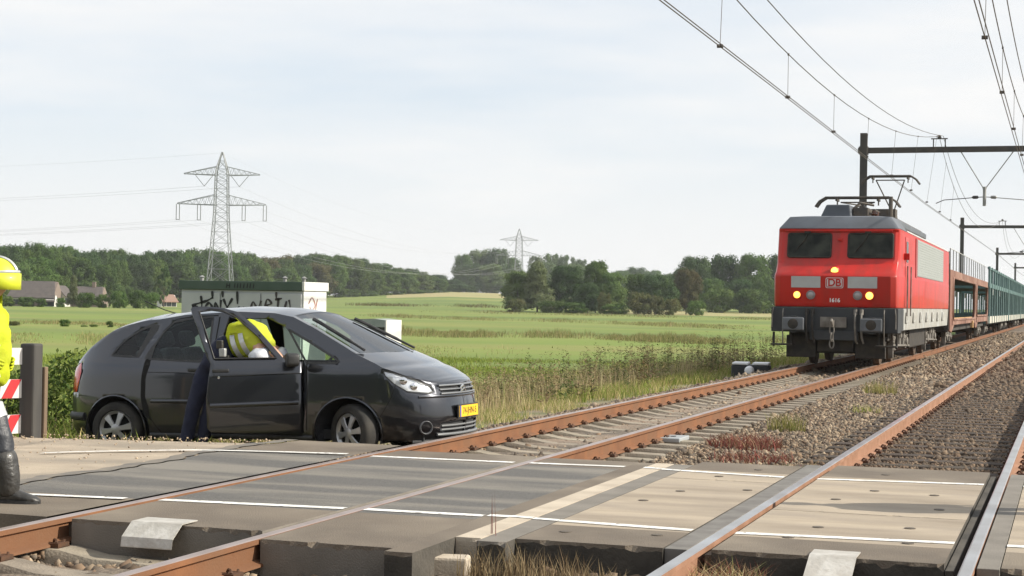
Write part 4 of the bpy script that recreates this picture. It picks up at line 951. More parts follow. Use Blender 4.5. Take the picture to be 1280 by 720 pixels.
# ---- firefighter at the left edge of the frame, facing right
def standing(name, loc, face, label, kind):
    o = empty('person', loc, math.atan2(face[1], face[0]), label, 'person')
    # local frame: x forward, y left, z up; figure 1.62 m to the helmet top
    P0 = Vector((-.02, 0, .84)); C0 = Vector((-.03, 0, 1.12)); S0 = Vector((-.02, 0, 1.27)); N0 = Vector((.02, 0, 1.35)); H0 = Vector((.08, 0, 1.475))
    k = SK(); r = k.n(P0, (.12, .10)); k.seg(r, [(P0.lerp(C0, .5), (.12, .10)), (C0, (.14, .11)), (S0, (.12, .085)), (N0, .05), (H0-Vector((.03, 0, .03)), .055)])
    arms = []
    for sg in (-1, 1):
        S_ = Vector((0, sg*.17, 1.27)); E_ = Vector((-.06, sg*.235, 1.02)); W_ = Vector((.07, sg*.17, .96)) if kind == 'fire' else Vector((.05, sg*.24, .80)); arms.append((sg, S_, E_, W_))
        k.seg(3, [(S_, .058), (E_, .042), (W_, .028)])
    legs = []
    for sg in (-1, 1):
        off = .26 if sg < 0 else -.20
        H_ = Vector((0, sg*.085, .80)); K_ = Vector((.03+off*.55, sg*.09, .45)); F_ = Vector((-.02+off, sg*.10, .08)); legs.append((sg, H_, K_, F_)); k.seg(0, [(H_, .08), (K_, .055), (F_, .04)])
    k.mk('body', m_skin, o, 1)
    cl, tr = (m_hivis, m_dark) if kind == 'fire' else (m_navy, m_navy)
    k = SK(); q = 1 if kind == 'fire' else .86; r = k.n(P0-Vector((0.02, 0, .10)), (.25*q, .175*q)); k.seg(r, [(P0+Vector((-.02, 0, .06)), (.24*q, .17*q)), (C0, (.25*q, .175*q)), (S0, (.20*q, .145*q)), (N0-Vector((0, 0, .02)), .105), (N0+Vector((0, 0, .03)), .095)]); jk = k.mk('jacket', cl, o, 2)
    for sg, S_, E_, W_ in arms:
        q = 1 if kind == 'fire' else .70; k = SK(); r = k.n(S_+Vector((0, -sg*.04, 0)), .13*q); k.seg(r, [(S_.lerp(E_, .4), .118*q), (E_, .11*q), (E_.lerp(W_, .55), .098*q), (W_.lerp(E_, .12), .085*q)]); sl = k.mk('sleeve', cl, jk, 2)
        if kind == 'fire':
            g = MB(); c = E_.lerp(W_, .45); d = (W_-E_).normalized(); band(g, c-d*.025, c+d*.025, .098, .094); g.build('sleeve_tape', m_silver, sl, sm=60, fix=False)
            g = MB(); c = S_.lerp(E_, .6); d = (E_-S_).normalized(); band(g, c-d*.025, c+d*.025, .108, .105); g.build('sleeve_tape', m_silver, sl, sm=60, fix=False)
        hand(o, W_, W_-E_, (0, -sg, -.2), m_hivis if kind == 'fire' else m_skin, 'glove' if kind == 'fire' else 'hand', .55, .19)
    if kind == 'fire':
        g = MB()
        for z, a_, b_ in ((1.02, .215, .165), (.86, .215, .168)):
            pts = [(b_*1.02*cos(t), a_*1.02*sin(t), z) for t in np.linspace(0, 2*pi, 29)]; n = len(pts); g.add([Vector(p)+Vector((0, 0, d)) for d in (-.028, .028) for p in pts], [[i, i+1, n+i+1, n+i] for i in range(n-1)])
        g.build('reflective_tape', m_silver, jk, sm=60, fix=False)
    g = MB()
    g.loft([[P0+Vector((rx*cos(t), ry*sin(t), dz)) for t in np.linspace(0, 2*pi, 17)[:-1]] for dz, rx, ry in ((-.13, .05, .08), (-.10, .105, .155), (-.02, .125, .175), (.12, .118, .165), (.14, .06, .10))])
    for sg, H_, K_, F_ in legs:
        lo_ = K_.lerp(F_, .45) if kind == 'fire' else F_+Vector((0, 0, .02)); P_l = [Vector((0, sg*.07, .86)), H_, H_.lerp(K_, .35), H_.lerp(K_, .7), K_, K_.lerp(lo_, .5), lo_]
        g.tube(P_l, [.095, .105, .100, .090, .084, .082, .086], 16)
    tz = g.build('trousers', tr, o, sm=80); sb = tz.modifiers.new('sub', 'SUBSURF'); sb.levels = 2; sb.render_levels = 2; dm = tz.modifiers.new('crinkle', 'DISPLACE'); dm.texture = CRINKLE; dm.strength = .03; dm.mid_level = .5
    for sg, H_, K_, F_ in legs:
        if kind == 'fire':
            k = SK(); r = k.n(F_.lerp(K_, .78), .105); k.seg(r, [(F_.lerp(K_, .45), .102), (F_+Vector((0, 0, .09)), .088), (F_+Vector((.0, 0, .04)), .085), (F_+Vector((.01, 0, -.05)), .075)]); bt = k.mk('boot_shaft', m_boot, o, 2)
            g = MB()
            c = H_.lerp(K_, .62); d = (K_-H_).normalized(); band(g, c-d*.05, c+d*.05, .104, .098)
            g.build('leg_tape', m_silver, o, sm=60, fix=False)
        shoe(o, Vector((F_.x, F_.y, 0)), (1, -.1*sg, 0), m_boot, 'boot', .31)
    hd = head(o, H0, (1, 0, -.12), (0, 0, 1), hair=kind != 'fire', R=.093)
    if kind == 'fire':
        b = bmesh.new(); bmesh.ops.create_uvsphere(b, u_segments=28, v_segments=18, radius=1)
        bmesh.ops.delete(b, geom=[v for v in b.verts if (v.co.z < -.05 and v.co.x > .1) or v.co.z < -.55], context='VERTS')
        for v in b.verts: v.co = H0+Vector((v.co.x*.150+.004, v.co.y*.128, v.co.z*.135+.022))
        me = bpy.data.meshes.new('helmet'); b.to_mesh(me); b.free(); h = link('helmet', me, m_helm, o); smooth(h, 180); sd = h.modifiers.new('t', 'SOLIDIFY'); sd.thickness = .008
        g = MB(); pts = []
        for zz in (.05, -.005, -.06):
            pts.append([H0+Vector((.010+.158*cos(a), .136*sin(a), zz)) for a in np.linspace(-1.25, 1.25, 15)])
        n = 15; g.add([p for q in pts for p in q], [[i*n+j, i*n+j+1, (i+1)*n+j+1, (i+1)*n+j] for i in range(2) for j in range(n-1)]); vz = g.build('visor', m_helm, h, sm=60, fix=False); s2 = vz.modifiers.new('t', 'SOLIDIFY'); s2.thickness = .005
        g = MB(); pts = [H0+Vector((.157*cos(a)*1, .137*sin(a), .052+.01*cos(a))) for a in np.linspace(-1.3, 1.3, 17)]; g.tube(pts, .010, 6); g.build('helmet_rim', m_silver, h, sm=60)
        g = MB(); pts = [H0+Vector((.155*cos(a)+.004, 0, .137*sin(a)+.024)) for a in np.linspace(.35, 2.9, 20)]; g.tube(pts, .012, 6); g.build('helmet_crest', m_silver, h, sm=60)
        g = MB(); pts = [H0+Vector((-.03-.02*cos(a), .0, 0))+Vector((.115*cos(a), .11*sin(a), -.135)) for a in np.linspace(1.2, 2*pi-1.2, 15)]
        n = len(pts); g.add([p+Vector((0, 0, d)) for d in (.075, -.05) for p in pts], [[i, i+1, n+i+1, n+i] for i in range(n-1)]); nf = g.build('neck_flap', m_hivis, h, sm=60, fix=False); nf.modifiers.new('t', 'SOLIDIFY').thickness = .006
    return o
standing('firefighter', (-6.93, 9.56, 0), (cos(.20), sin(.20)), 'firefighter in yellow jacket and yellow helmet at the left edge of the crossing', 'fire')
standing('shadow_figure', (.50, 12.3, 0), (-1, .2), 'police officer in navy uniform standing on the tan panel outside the right rail', 'bystander')  # unseen figure added to cast the shadow on the right-hand panels
# ================================================================== TRAIN
m_lred = mat('traffic_red', (.50, .017, .010), (.40, .016, .010), 1.2, .40, coat=.12, spec=.35, c3=(.36, .022, .014), s3=2.2, stretch=(1.6, 1, .45))
m_lgrey = mat('loco_dark_grey', (.034, .038, .043), (.025, .027, .031), 2.5, .6)
m_skirt = mat('loco_light_grey', (.40, .41, .40), (.27, .26, .24), 3, .55, c3=(.33, .32, .29), s3=2)
m_roof = mat('loco_roof_grey', (.105, .118, .14), (.08, .088, .102), 2, .6)
m_under = mat('running_gear', (.020, .018, .016), (.045, .036, .027), 6, .8)
m_gear_light = mat('running_gear_light', (.20, .185, .165), (.10, .085, .07), 5, .7)
m_brown = mat('running_gear_brown', (.10, .06, .035), (.05, .035, .025), 6, .8)
m_panelw = mat('pale_grey_panel', (.42, .43, .43), (.38, .38, .38), 5, .5)
m_grille = mat('side_grille_grey', (.30, .32, .31), rough=.6, c2=(.26, .28, .27), scale=8)
m_cabglass = mat('cab_glass', (.012, .014, .013), (.045, .05, .04), 3, .22, spec=.12)
m_lampon = lampmat('lamp_lit', (1, .50, .05), 1.7); m_lampoff = mat('lamp_glass', (.30, .27, .27), rough=.2, coat=1)
m_letter = mat('white_lettering', (.75, .74, .73)); m_letter2 = mat('logo_grey', (.62, .58, .58))
m_iron = mat('dark_iron', (.055, .05, .046), (.08, .065, .05), 8, .7)
m_ins = mat('insulator_brown', (.10, .045, .03), rough=.25)
LY = 39.15
LO = empty('locomotive', (TX1, LY, 0), 0, 'red electric locomotive with yellow headlights pulling the goods train', 'locomotive')
RX = Matrix.Rotation(pi/2, 4, 'X')           # text standing up, read from -y
def bodyring(z, hw, yf, c, yb=17.1): return [(-hw, yb, z), (-hw, yf+c*1.3, z), (-hw+c*.25, yf+c*.45, z), (-hw+c, yf, z), (hw-c, yf, z), (hw-c*.25, yf+c*.45, z), (hw, yf+c*1.3, z), (hw, yb, z)]
mb = MB()
mb.loft([bodyring(*a) for a in ((1.385, 1.43, .26, .16), (1.50, 1.435, .22, .16), (2.11, 1.44, .20, .17), (2.15, 1.437, .22, .19), (2.21, 1.43, .29, .20), (2.42, 1.435, .58, .15), (2.52, 1.432, .63, .11), (3.16, 1.428, .76, .11), (3.235, 1.425, .72, .11))])
lb = mb.build('body', m_lred, LO, sm=28, bw=.018)
mb = MB(); mb.loft([bodyring(*a) for a in ((3.238, 1.415, .725, .11, 2.5), (3.255, 1.415, .73, .11, 2.5), (3.53, 1.22, .95, .16, 2.45), (3.56, .95, 1.2, .16, 2.4))]); mb.build('cab_roof', m_roof, LO, sm=28, bw=.012)
mb = MB(); mb.loft([[(-h_, y, z) for y in (2.52, 17.1)]+[(h_, y, z) for y in (17.1, 2.52)] for h_, z in ((1.426, 3.238), (1.41, 3.28), (1.12, 3.42), (.7, 3.47))]); mb.build('roof', mat('sunlit_roof_grey', (.42, .41, .40), (.34, .33, .32), 2, .6), LO, sm=28)  # paler copy of the roof grey, sun glare put into the colour
mb = MB(); mb.loft([bodyring(*a) for a in ((.86, 1.40, 1.5, .02, 17.05), (1.38, 1.43, 1.5, .02, 17.05))]); sk = mb.build('side_skirt', m_skirt, LO, sm=28)
for k in range(7):
    for s in (-1, 1): mb = MB(); mb.box((s*1.436, 2.6+k*2.0, 1.16), (.03, .55, .26)); mb.box((s*1.45, 2.6+k*2.0, 1.16), (.02, .08, .12)); mb.build('skirt_panel', m_skirt, sk, bw=.012)
# front: dark buffer beam with its fittings
mb = MB(); mb.box2((-1.46, .16, .80), (1.46, .9, 1.38)); mb.box2((-1.46, .9, .84), (1.46, 1.5, 1.38)); mb.box2((-.55, .10, .62), (.55, .3, .84)); bb = mb.build('buffer_beam', m_lgrey, LO, bw=.02)
for s in (-1, 1):
    mb = MB(); mb.box2((s*.89-.27, .02, .80), (s*.89+.27, .17, 1.16)); mb.lathe((s*.89, .05, .98), (0, -1, 0), [(0, .14), (.18, .13), (.18, .20), (.22, .20)], 20)
    bu = mb.build('buffer', m_lgrey, LO, sm=35, bw=.01)
    mb = MB(); mb.box2((s*.89-.25, -.235, .84), (s*.89+.25, -.17, 1.14)); mb.build('buffer_head', mat('buffer_face', (.12, .13, .145), (.085, .092, .10), 5, .5), bu, bw=.03)
    mb = MB(); mb.lathe((s*.89, -.236, .99), (0, -1, 0), [(0, .12), (.008, .11), (.010, .01)], 24); mb.build('grease_patch', m_under, bu, sm=40)
mb = MB(); mb.box2((-.30, .04, .92), (.30, .12, 1.16)); mb.beam((0, .1, 1.02), (0, -.25, 1.0), .07, .14); mb.tube([(0, -.25, 1.0), (0, -.30, 1.06), (0, -.24, 1.10)], .035, 8)
for k in range(3): mb.tube([(.05*sin(a), -.16+.03*cos(a)*(k % 2), .86-.16*k+.10*cos(a)) if k % 2 == 0 else (.02*sin(a), -.16+.05*sin(a), .86-.16*k+.10*cos(a)) for a in np.linspace(0, 2*pi, 13)], .018, 6, caps=False)
mb.build('coupling', m_gear_light, LO, sm=45)
for x, l in ((-.62, .5), (-.48, .42), (.50, .5), (.64, .44)):
    mb = MB(); mb.tube([(x, .14, 1.30), (x, .04, 1.24), (x, .0, 1.0), (x+.02, .02, .62+(.5-l)), (x+.05, .10, .56)], .025, 8); mb.tube([(x, .1, 1.34), (x, .08, 1.22)], .045, 8); mb.build('brake_hose', m_under if x < 0 else m_gear_light, LO, sm=50)
for s in (-1, 1):
    mb = MB(); mb.tube([(s*1.16, .05, 1.34), (s*1.16, -.02, 1.25), (s*1.16, -.02, .86), (s*1.16, .05, .52)], .014, 6); mb.tube([(s*1.40, .1, 1.36), (s*1.42, .06, 1.2), (s*1.42, .06, .9)], .014, 6); mb.build('handrail', m_gear_light, LO)
    mb = MB(); mb.box((s*1.2, .2, .50), (.5, .30, .04)); mb.box((s*1.42, .32, .62), (.05, .05, .34)); mb.box((s*1.0, .32, .66), (.05, .05, .30)); mb.build('step', m_under, LO, bw=.01)
mb = MB(); mb.box2((-1.15, .5, .20), (-.45, .62, .72)); mb.box2((.45, .5, .20), (1.15, .62, .72)); mb.box2((-1.1, .56, .62), (1.1, .68, .80)); mb.box2((-1.0, .72, .30), (1.0, 1.6, .86)); mb.box2((-.42, .45, .34), (.42, .7, .66)); mb.build('rail_guard', m_under, LO, bw=.02)
# windscreens, wipers, lamps, logo, number
def facey(z): return float(np.interp(z, [1.385, 1.50, 2.11, 2.15, 2.21, 2.42, 2.52, 3.16, 3.24], [.26, .22, .20, .22, .29, .58, .63, .76, .72]))
def facepoly(name, poly, m, off, parent, th=.02):
    mb = MB(); mb.prism(poly, lambda u, v, d: (u, facey(v)-d, v), off-th, off); return mb.build(name, m, parent)
for x0, x1 in ((-1.17, -.16), (.24, 1.27)):
    w = facepoly('windscreen', rrect(x0, 2.56, x1, 3.12, .05), m_cabglass, .012, LO)
    mb = MB(); pts = [(u, facey(v)-.012, v) for u, v in rrect(x0, 2.56, x1, 3.12, .05)]; mb.tube(pts+[pts[0]], .022, 6); mb.build('windscreen_seal', m_under, w, sm=50)
    mb = MB(); mb.tube([(x0+.45, facey(3.14)-.05, 3.13), (x0+.40, facey(2.95)-.03, 2.98), (x0+.15, facey(2.7)-.03, 2.68)], .012, 6); mb.box((x0+.45, facey(3.16)-.03, 3.15), (.14, .07, .05)); mb.build('wiper', m_under, w)
mb = MB(); mb.box((.0, .73, 3.185), (2.5, .06, .03)); mb.build('rain_gutter', m_lred, LO, bw=.008)
mb = MB(); mb.box((.05, .68, 2.98), (.10, .05, .06)); mb.build('horn_cover', m_lred, LO, bw=.008)
for x0, x1 in ((-1.01, -.33), (.30, .97)): facepoly('pale_panel', [(x0, 1.835), (x1, 1.835), (x1, 2.10), (x0, 2.10)], m_panelw, .012, LO)
def lamp(x, z, r, lit):
    y = facey(z); mb = MB(); mb.lathe((x, y+.04, z), (0, -1, 0), [(0, r*1.25), (.07, r*1.25), (.085, r*1.1), (.07, r*1.0)], 24, caps=False); l = mb.build('headlight' if lit else 'marker_light', m_lred if lit else m_lampoff, LO, sm=40)
    mb = MB(); mb.lathe((x, y-.02, z), (0, -1, 0), [(0, r*1.02), (.02, r*.8), (.03, r*.4), (.033, .004)], 24); mb.build('lens', m_lampon if lit else m_lampoff, l, sm=60)
lamp(-.02, 2.235, .085, True); lamp(-.87, 1.665, .080, True); lamp(-.55, 1.665, .085, False); lamp(.53, 1.665, .085, False); lamp(.80, 1.665, .088, True)
lg = facepoly('logo_plate', rrect(-.21, 1.83, .20, 2.075, .04), m_letter2, .014, LO)
mb = MB(); pts = [(u, facey(v)-.016, v) for u, v in rrect(-.188, 1.852, .178, 2.053, .03)]; mb.tube(pts+[pts[0]], .009, 4); mb.build('logo_frame', m_lred, lg)
text('logo_letters', 'DB', .235, m_lred, lg, Matrix.Translation((-.005, facey(1.95)-.024, 1.952)) @ RX, .004, True)
text('fleet_number', '1616', .13, m_letter, LO, Matrix.Translation((.0, facey(1.56)-.012, 1.545)) @ RX, .004, True)
# side: cab door with handrails, louvre panel
for s in (-1, 1):
    X = s*1.31; xb = s*1.44
    def sidept(y, z): return s*float(np.interp(z, [1.385, 2.08, 2.2, 2.42, 2.52, 3.24], [1.43, 1.44, 1.43, 1.435, 1.432, 1.425]))
    mb = MB(); mb.prism([(2.0, 1.42), (2.75, 1.42), (2.75, 3.1), (2.0, 3.1)], lambda u, v, d: (sidept(u, v)+s*d, u, v), -.02, .014); dr = mb.build('cab_door', m_lred, LO)
    mb = MB(); mb.prism(rrect(2.15, 2.5, 2.62, 3.0, .05), lambda u, v, d: (sidept(u, v)+s*d, u, v), -.01, .02); mb.build('door_window', m_cabglass, dr)
    mb = MB(); mb.tube([(s*1.50, 1.92, z) for z in (1.2, 2.4)], .018, 6); mb.tube([(s*1.50, 2.83, z) for z in (1.2, 2.4)], .018, 6); mb.build('handrail', m_gear_light, dr)
    mb = MB(); mb.box((s*1.46, 1.75, 2.62), (.20, .10, .16)); mb.tube([(s*1.40, 1.72, 2.55), (s*1.40, 1.72, 3.15)], .025, 6); mb.build('rear_view_mirror', m_lred, LO, bw=.02)
    gp = MB(); gp.box2((s*1.39, 5.2, 2.22), (s*1.445, 14.4, 3.17)); gv = gp.build('side_grille', m_grille, LO, bw=.006)
    mb = MB()
    for k in range(14): z = 2.27+k*.066; mb.box((s*1.446, 9.8, z), (.008, 9.1, .042))
    mb.build('louvre', m_grille, gv)
    mb = MB(); mb.box((s*1.425, 4.95, 2.68), (.05, .42, 1.0)); mb.build('side_window_frame', mat('dark_red_paint', (.28, .012, .010), rough=.4), LO)  # dark red block between cab door and side grille
    mb = MB(); mb.box((s*1.43, 9.5, 1.72), (.012, 9.0, .02)); mb.build('body_rib', m_lred, LO)
# bogies
def bogie(y, parent, wb=2.75, R=.53, light=m_gear_light, n=2):
    b = empty('bogie', (0, y, 0)); b.parent = parent
    mb = MB()
    for s in (-1, 1): mb.box((s*1.02, 0, .72), (.14, wb+1.5, .26)); mb.box((s*1.0, 0, .55), (.12, 1.2, .28))
    mb.box((0, 0, .62), (2.0, .7, .28)); mb.build('bogie_frame', m_under, b, bw=.03)
    for yy in ((-wb/2, wb/2)):
        mb = MB()
        for s in (-1, 1): mb.lathe((s*.70, yy, R), (s, 0, 0), [(0, R+.03), (.03, R+.03), (.035, R), (.14, R-.005), (.14, R-.07), (.09, R-.10), (.09, .16), (.16, .14), (.17, .02)], 30)
        mb.tube([(-.75, yy, R), (.75, yy, R)], .09, 12); mb.build('wheelset', m_brown, b, sm=35)
        for s in (-1, 1):
            mb = MB(); mb.box((s*1.11, yy, R), (.16, .34, .34)); mb.lathe((s*1.19, yy, R), (s, 0, 0), [(0, .13), (.05, .12), (.06, .02)], 16); ab = mb.build('axle_box', light, b, bw=.03)
            for d in (-.32, .32):
                mb = MB(); mb.tube([(s*1.12+.07*cos(a)*s, yy+d+.07*sin(a), .52+.30*k/40) for k, a in enumerate(np.linspace(0, 10*pi, 41))], .018, 5); mb.build('coil_spring', light, ab, sm=50)
    for s in (-1, 1):
        for d in (-.35, .35):
            mb = MB(); mb.tube([(s*1.18, d, .95), (s*1.18, d*1.2, .45)], .055, 8); mb.tube([(s*1.18, d*1.02, .9), (s*1.18, d*1.1, .66)], .075, 8); mb.build('damper', light, b, sm=40)
        mb = MB(); mb.tube([(s*1.20, -wb/2-.85, .80), (s*1.20, -wb/2-.8, .50), (s*1.20, wb/2+.7, .42)], .03, 6); mb.box((s*1.14, -wb/2-.62, .36), (.12, .12, .34)); mb.build('sanding_pipe', light, b)
    return b
bogie(3.75, LO); bogie(13.1, LO)
mb = MB(); mb.box2((-1.2, 6.0, .35), (1.2, 10.8, .86)); mb.box2((-1.0, 1.4, .55), (1.0, 6, .88)); mb.box2((-1.0, 10.8, .55), (1.0, 16.9, .88)); mb.build('underframe', m_under, LO, bw=.03)
# roof equipment
mb = MB(); mb.loft([[(-.72, y, z0), (.06, y, z0), (.02, y, z1), (-.55, y, z1)] for y, z0, z1 in ((2.6, 3.56, 3.92), (4.2, 3.56, 3.92))]); mb.build('roof_cowl', m_roof, LO, bw=.03)
mb = MB(); mb.box2((-.9, 5.0, 3.55), (.9, 14.6, 3.72)); mb.build('roof_hatch', m_roof, LO, bw=.03)
mb = MB()
for y in (3.2, 3.9, 4.7): mb.lathe((.55, y, 3.56), (0, 0, 1), [(0, .07), (.04, .10), (.06, .06), (.10, .10), (.12, .06), (.16, .10), (.18, .06), (.24, .05)], 12)
mb.build('roof_insulator', m_ins, LO, sm=40)
mb = MB(); mb.tube([(.55, 3.2, 3.82), (.55, 4.7, 3.82), (.7, 6, 3.80), (.7, 15, 3.80)], .025, 6); mb.box((.25, 3.4, 3.72), (.35, 1.0, .28)); mb.box((.78, 3.6, 3.66), (.25, .6, .2)); mb.box((.45, 4.6, 3.80), (1.0, .5, .22)); mb.tube([(-.2, 3.0, 3.6), (.2, 3.2, 4.0), (.5, 3.5, 3.95)], .03, 6); mb.tube([(.95, 3.2, 3.58), (.95, 3.2, 4.15)], .05, 8); mb.build('roof_busbar', m_iron, LO, sm=40)
def panto(y, up, name, wd=.86):
    p = empty(name, (0, y, 3.58)); p.parent = LO; H = up
    mb = MB(); 
    for a in ((-.55, -.6), (.55, -.6), (-.55, .6), (.55, .6)): mb.lathe((a[0], a[1], 0), (0, 0, 1), [(0, .06), (.05, .09), (.08, .05), (.12, .09), (.16, .05), (.2, .05)], 10)
    mb.build('pantograph_insulator', m_ins, p, sm=40)
    mb = MB(); mb.tube([(-.55, -.6, .21), (.55, -.6, .21), (.55, .6, .21), (-.55, .6, .21), (-.55, -.6, .21)], .03, 6); mb.build('pantograph_base', m_iron, p)
    mb = MB(); k = (-.05, 1.0 if H < .9 else .75, .30+.30*H)
    for s in (-1, 1): mb.tube([(s*.30, -.35, .24), (s*.06, k[1], k[2])], .028, 6); mb.tube([(s*.06, k[1], k[2]), (s*.42, -.05, H-.12)], .020, 6)
    mb.tube([(-.42, -.05, H-.12), (.42, -.05, H-.12)], .02, 6); mb.build('pantograph_arm', m_iron, p, sm=40)
    mb = MB()
    for d in (-.16, .16):
        mb.tube([(-wd, d, H-.24), (-wd+.10, d, H-.10), (-wd+.26, d, H), (wd-.26, d, H), (wd-.10, d, H-.10), (wd, d, H-.24)], .032, 6)
    for x in (-.52, .52): mb.box((x, 0, H-.06), (.05, .45, .06)); mb.tube([(x, 0, H-.06), (x, 0, H-.20)], .02, 6)
    mb.build('collector_head', m_iron, p, sm=40)
panto(4.4, .62, 'pantograph', 1.06); panto(12.4, 1.78, 'pantograph')

# ---- wagons
m_wbrown = mat('wagon_brown', (.20, .092, .062), (.15, .066, .044), 1.2, .7, c3=(.27, .155, .115), s3=.8)
m_wgreen = mat('wagon_green', (.075, .15, .145), (.055, .11, .11), 1.5, .6)
m_wgreen2 = mat('wagon_post_green', (.13, .21, .205), (.095, .165, .16), 2, .6)
m_wdeck = mat('wagon_deck', (.05, .045, .04), rough=.9); m_wlight = mat('wagon_sill_pale', (.52, .50, .44), (.42, .39, .33), 2, .7)
m_mesh = mat('screen_post', (.45, .46, .45), rough=.6)
def transporter(y0, L, style, label):
    w = empty('car_transporter_wagon', (TX1, y0, 0), 0, label, 'railway wagon', 'car transporter wagons of the goods train')
    fr, po = (m_wbrown, m_wbrown) if style == 'brown' else (m_wgreen, m_wgreen2)
    mb = MB(); mb.box2((-1.25, .2, .62), (1.25, L-.2, .80)); mb.box2((-.6, 0, .5), (.6, L, .66)); mb.build('lower_deck', m_wdeck, w, bw=.01)
    mb = MB(); mb.box2((-1.36, .1, 2.52), (1.36, L-.1, 2.62)); mb.build('upper_deck', m_wdeck, w, bw=.01)
    if style == 'brown':
        segs = [(.0, 9.7), (9.8, L-.1)]
        for s in (-1, 1):
            for a, b in ((.05, 15.2), (15.3, L-.05)):
                X = s*1.44; mid = (a+b)/2
                holes = [rrect(a+1.2, 1.02, b-.55, 2.44, .32)] if b-a > 12 else [rrect(a+.7, 1.12, b-.7, 2.44, .30)]
                mb = MB(); mb.prism([(a, .66), (a+.9, .60), (a+2.2, .84), (b-.3, .84), (b, .70), (b, 2.70), (a, 2.70)], lambda u, v, d: (X+s*d, u, v), -.07, .0, holes=holes)
                mb.build('side_frame', fr, w, bw=.012)
                mb = MB(); h = holes[0]; pts = [(X+s*.012, u, v) for u, v in h]; mb.tube(pts+[pts[0]], .045, 6); mb.box((X-s*.02, mid, .96), (.08, b-a-2.0, .20)); mb.build('frame_rib', po, w, sm=50)
            mb = MB(); mb.box((s*1.40, 7, 1.04), (.06, 12.5, .10)); mb.box((s*1.46, 12.6, .80), (.10, .5, .28)); mb.build('bracket', mat('wagon_ochre', (.45, .27, .12), rough=.8), w)
            for k in range(int((L-.6)/1.55)):
                y = .4+k*1.55; mb = MB()
                mb.box((s*1.40, y, 3.02), (.035, .04, .78)); mb.build('screen_post', m_mesh, w)
            mb = MB(); mb.box((s*1.40, L/2, 3.40), (.02, L-.6, .02)); mb.build('screen_rail', m_mesh, w)
        mb = MB(); mb.box2((-1.42, .0, 2.62), (1.42, .10, 2.9)); mb.box2((-1.40, -.02, .7), (-1.25, .12, 3.3)); mb.box2((1.25, -.02, .7), (1.40, .12, 3.3)); mb.build('end_frame', m_wdeck, w, bw=.012)
    else:
        for s in (-1, 1):
            X = s*1.43
            mb = MB(); mb.box2((X-.05, .1, .72), (X+.05, L-.1, 1.06)); mb.build('sill_panel', m_wlight, w, bw=.012)
            mb = MB(); mb.box2((X-.05, .05, 2.45), (X+.05, L-.05, 2.68)); mb.box2((X-.05, .05, 3.34), (X+.05, L-.05, 3.44)); mb.build('side_rail', fr, w, bw=.012)
            for k in range(10):
                y = .35+(L-.7)*k/9; mb = MB(); wd = .34 if k % 3 == 0 else .16
                mb.box((X+s*.03, y, 2.1), (.10, wd, 2.75)); mb.build('side_post', po, w, bw=.012)
            for k in range(0, 9, 2):
                y = .35+(L-.7)*(k+.5)/9; mb = MB(); mb.box((X-s*.02, y, 3.02), (.03, (L-.7)/9-.35, .62)); mb.build('screen_panel', fr, w)
            for k in (1, 4, 7):
                y = .35+(L-.7)*(k+.5)/9; mb = MB(); mb.box((X, y, 2.28), (.02, 1.4, .30)); mb.build('notice_panel', m_mesh, w)
        mb = MB(); mb.box2((-1.4, .0, .7), (1.4, .08, 1.2)); mb.box2((-1.42, 0, 2.4), (1.42, .1, 2.7)); mb.build('end_frame', fr, w)
    for y in (3.0, L-3.0): bogie(y, w, 1.8, .42)
    return w
WY = LY+17.75
transporter(WY, 26.2, 'brown', 'rust brown car transporter wagon coupled behind the red locomotive')
g0 = transporter(WY+26.8, 26.0, 'green', 'teal green wagon with pale sill directly behind the brown wagon')
for k, lab in enumerate(('teal green wagon in the middle of the receding train', 'teal green wagon next to last in view, near the right edge', 'teal green wagon farthest along the train at the right edge')):
    c = copy_tree(g0); c.location.y = WY+26.8+26.6*(k+1); c['label'] = lab

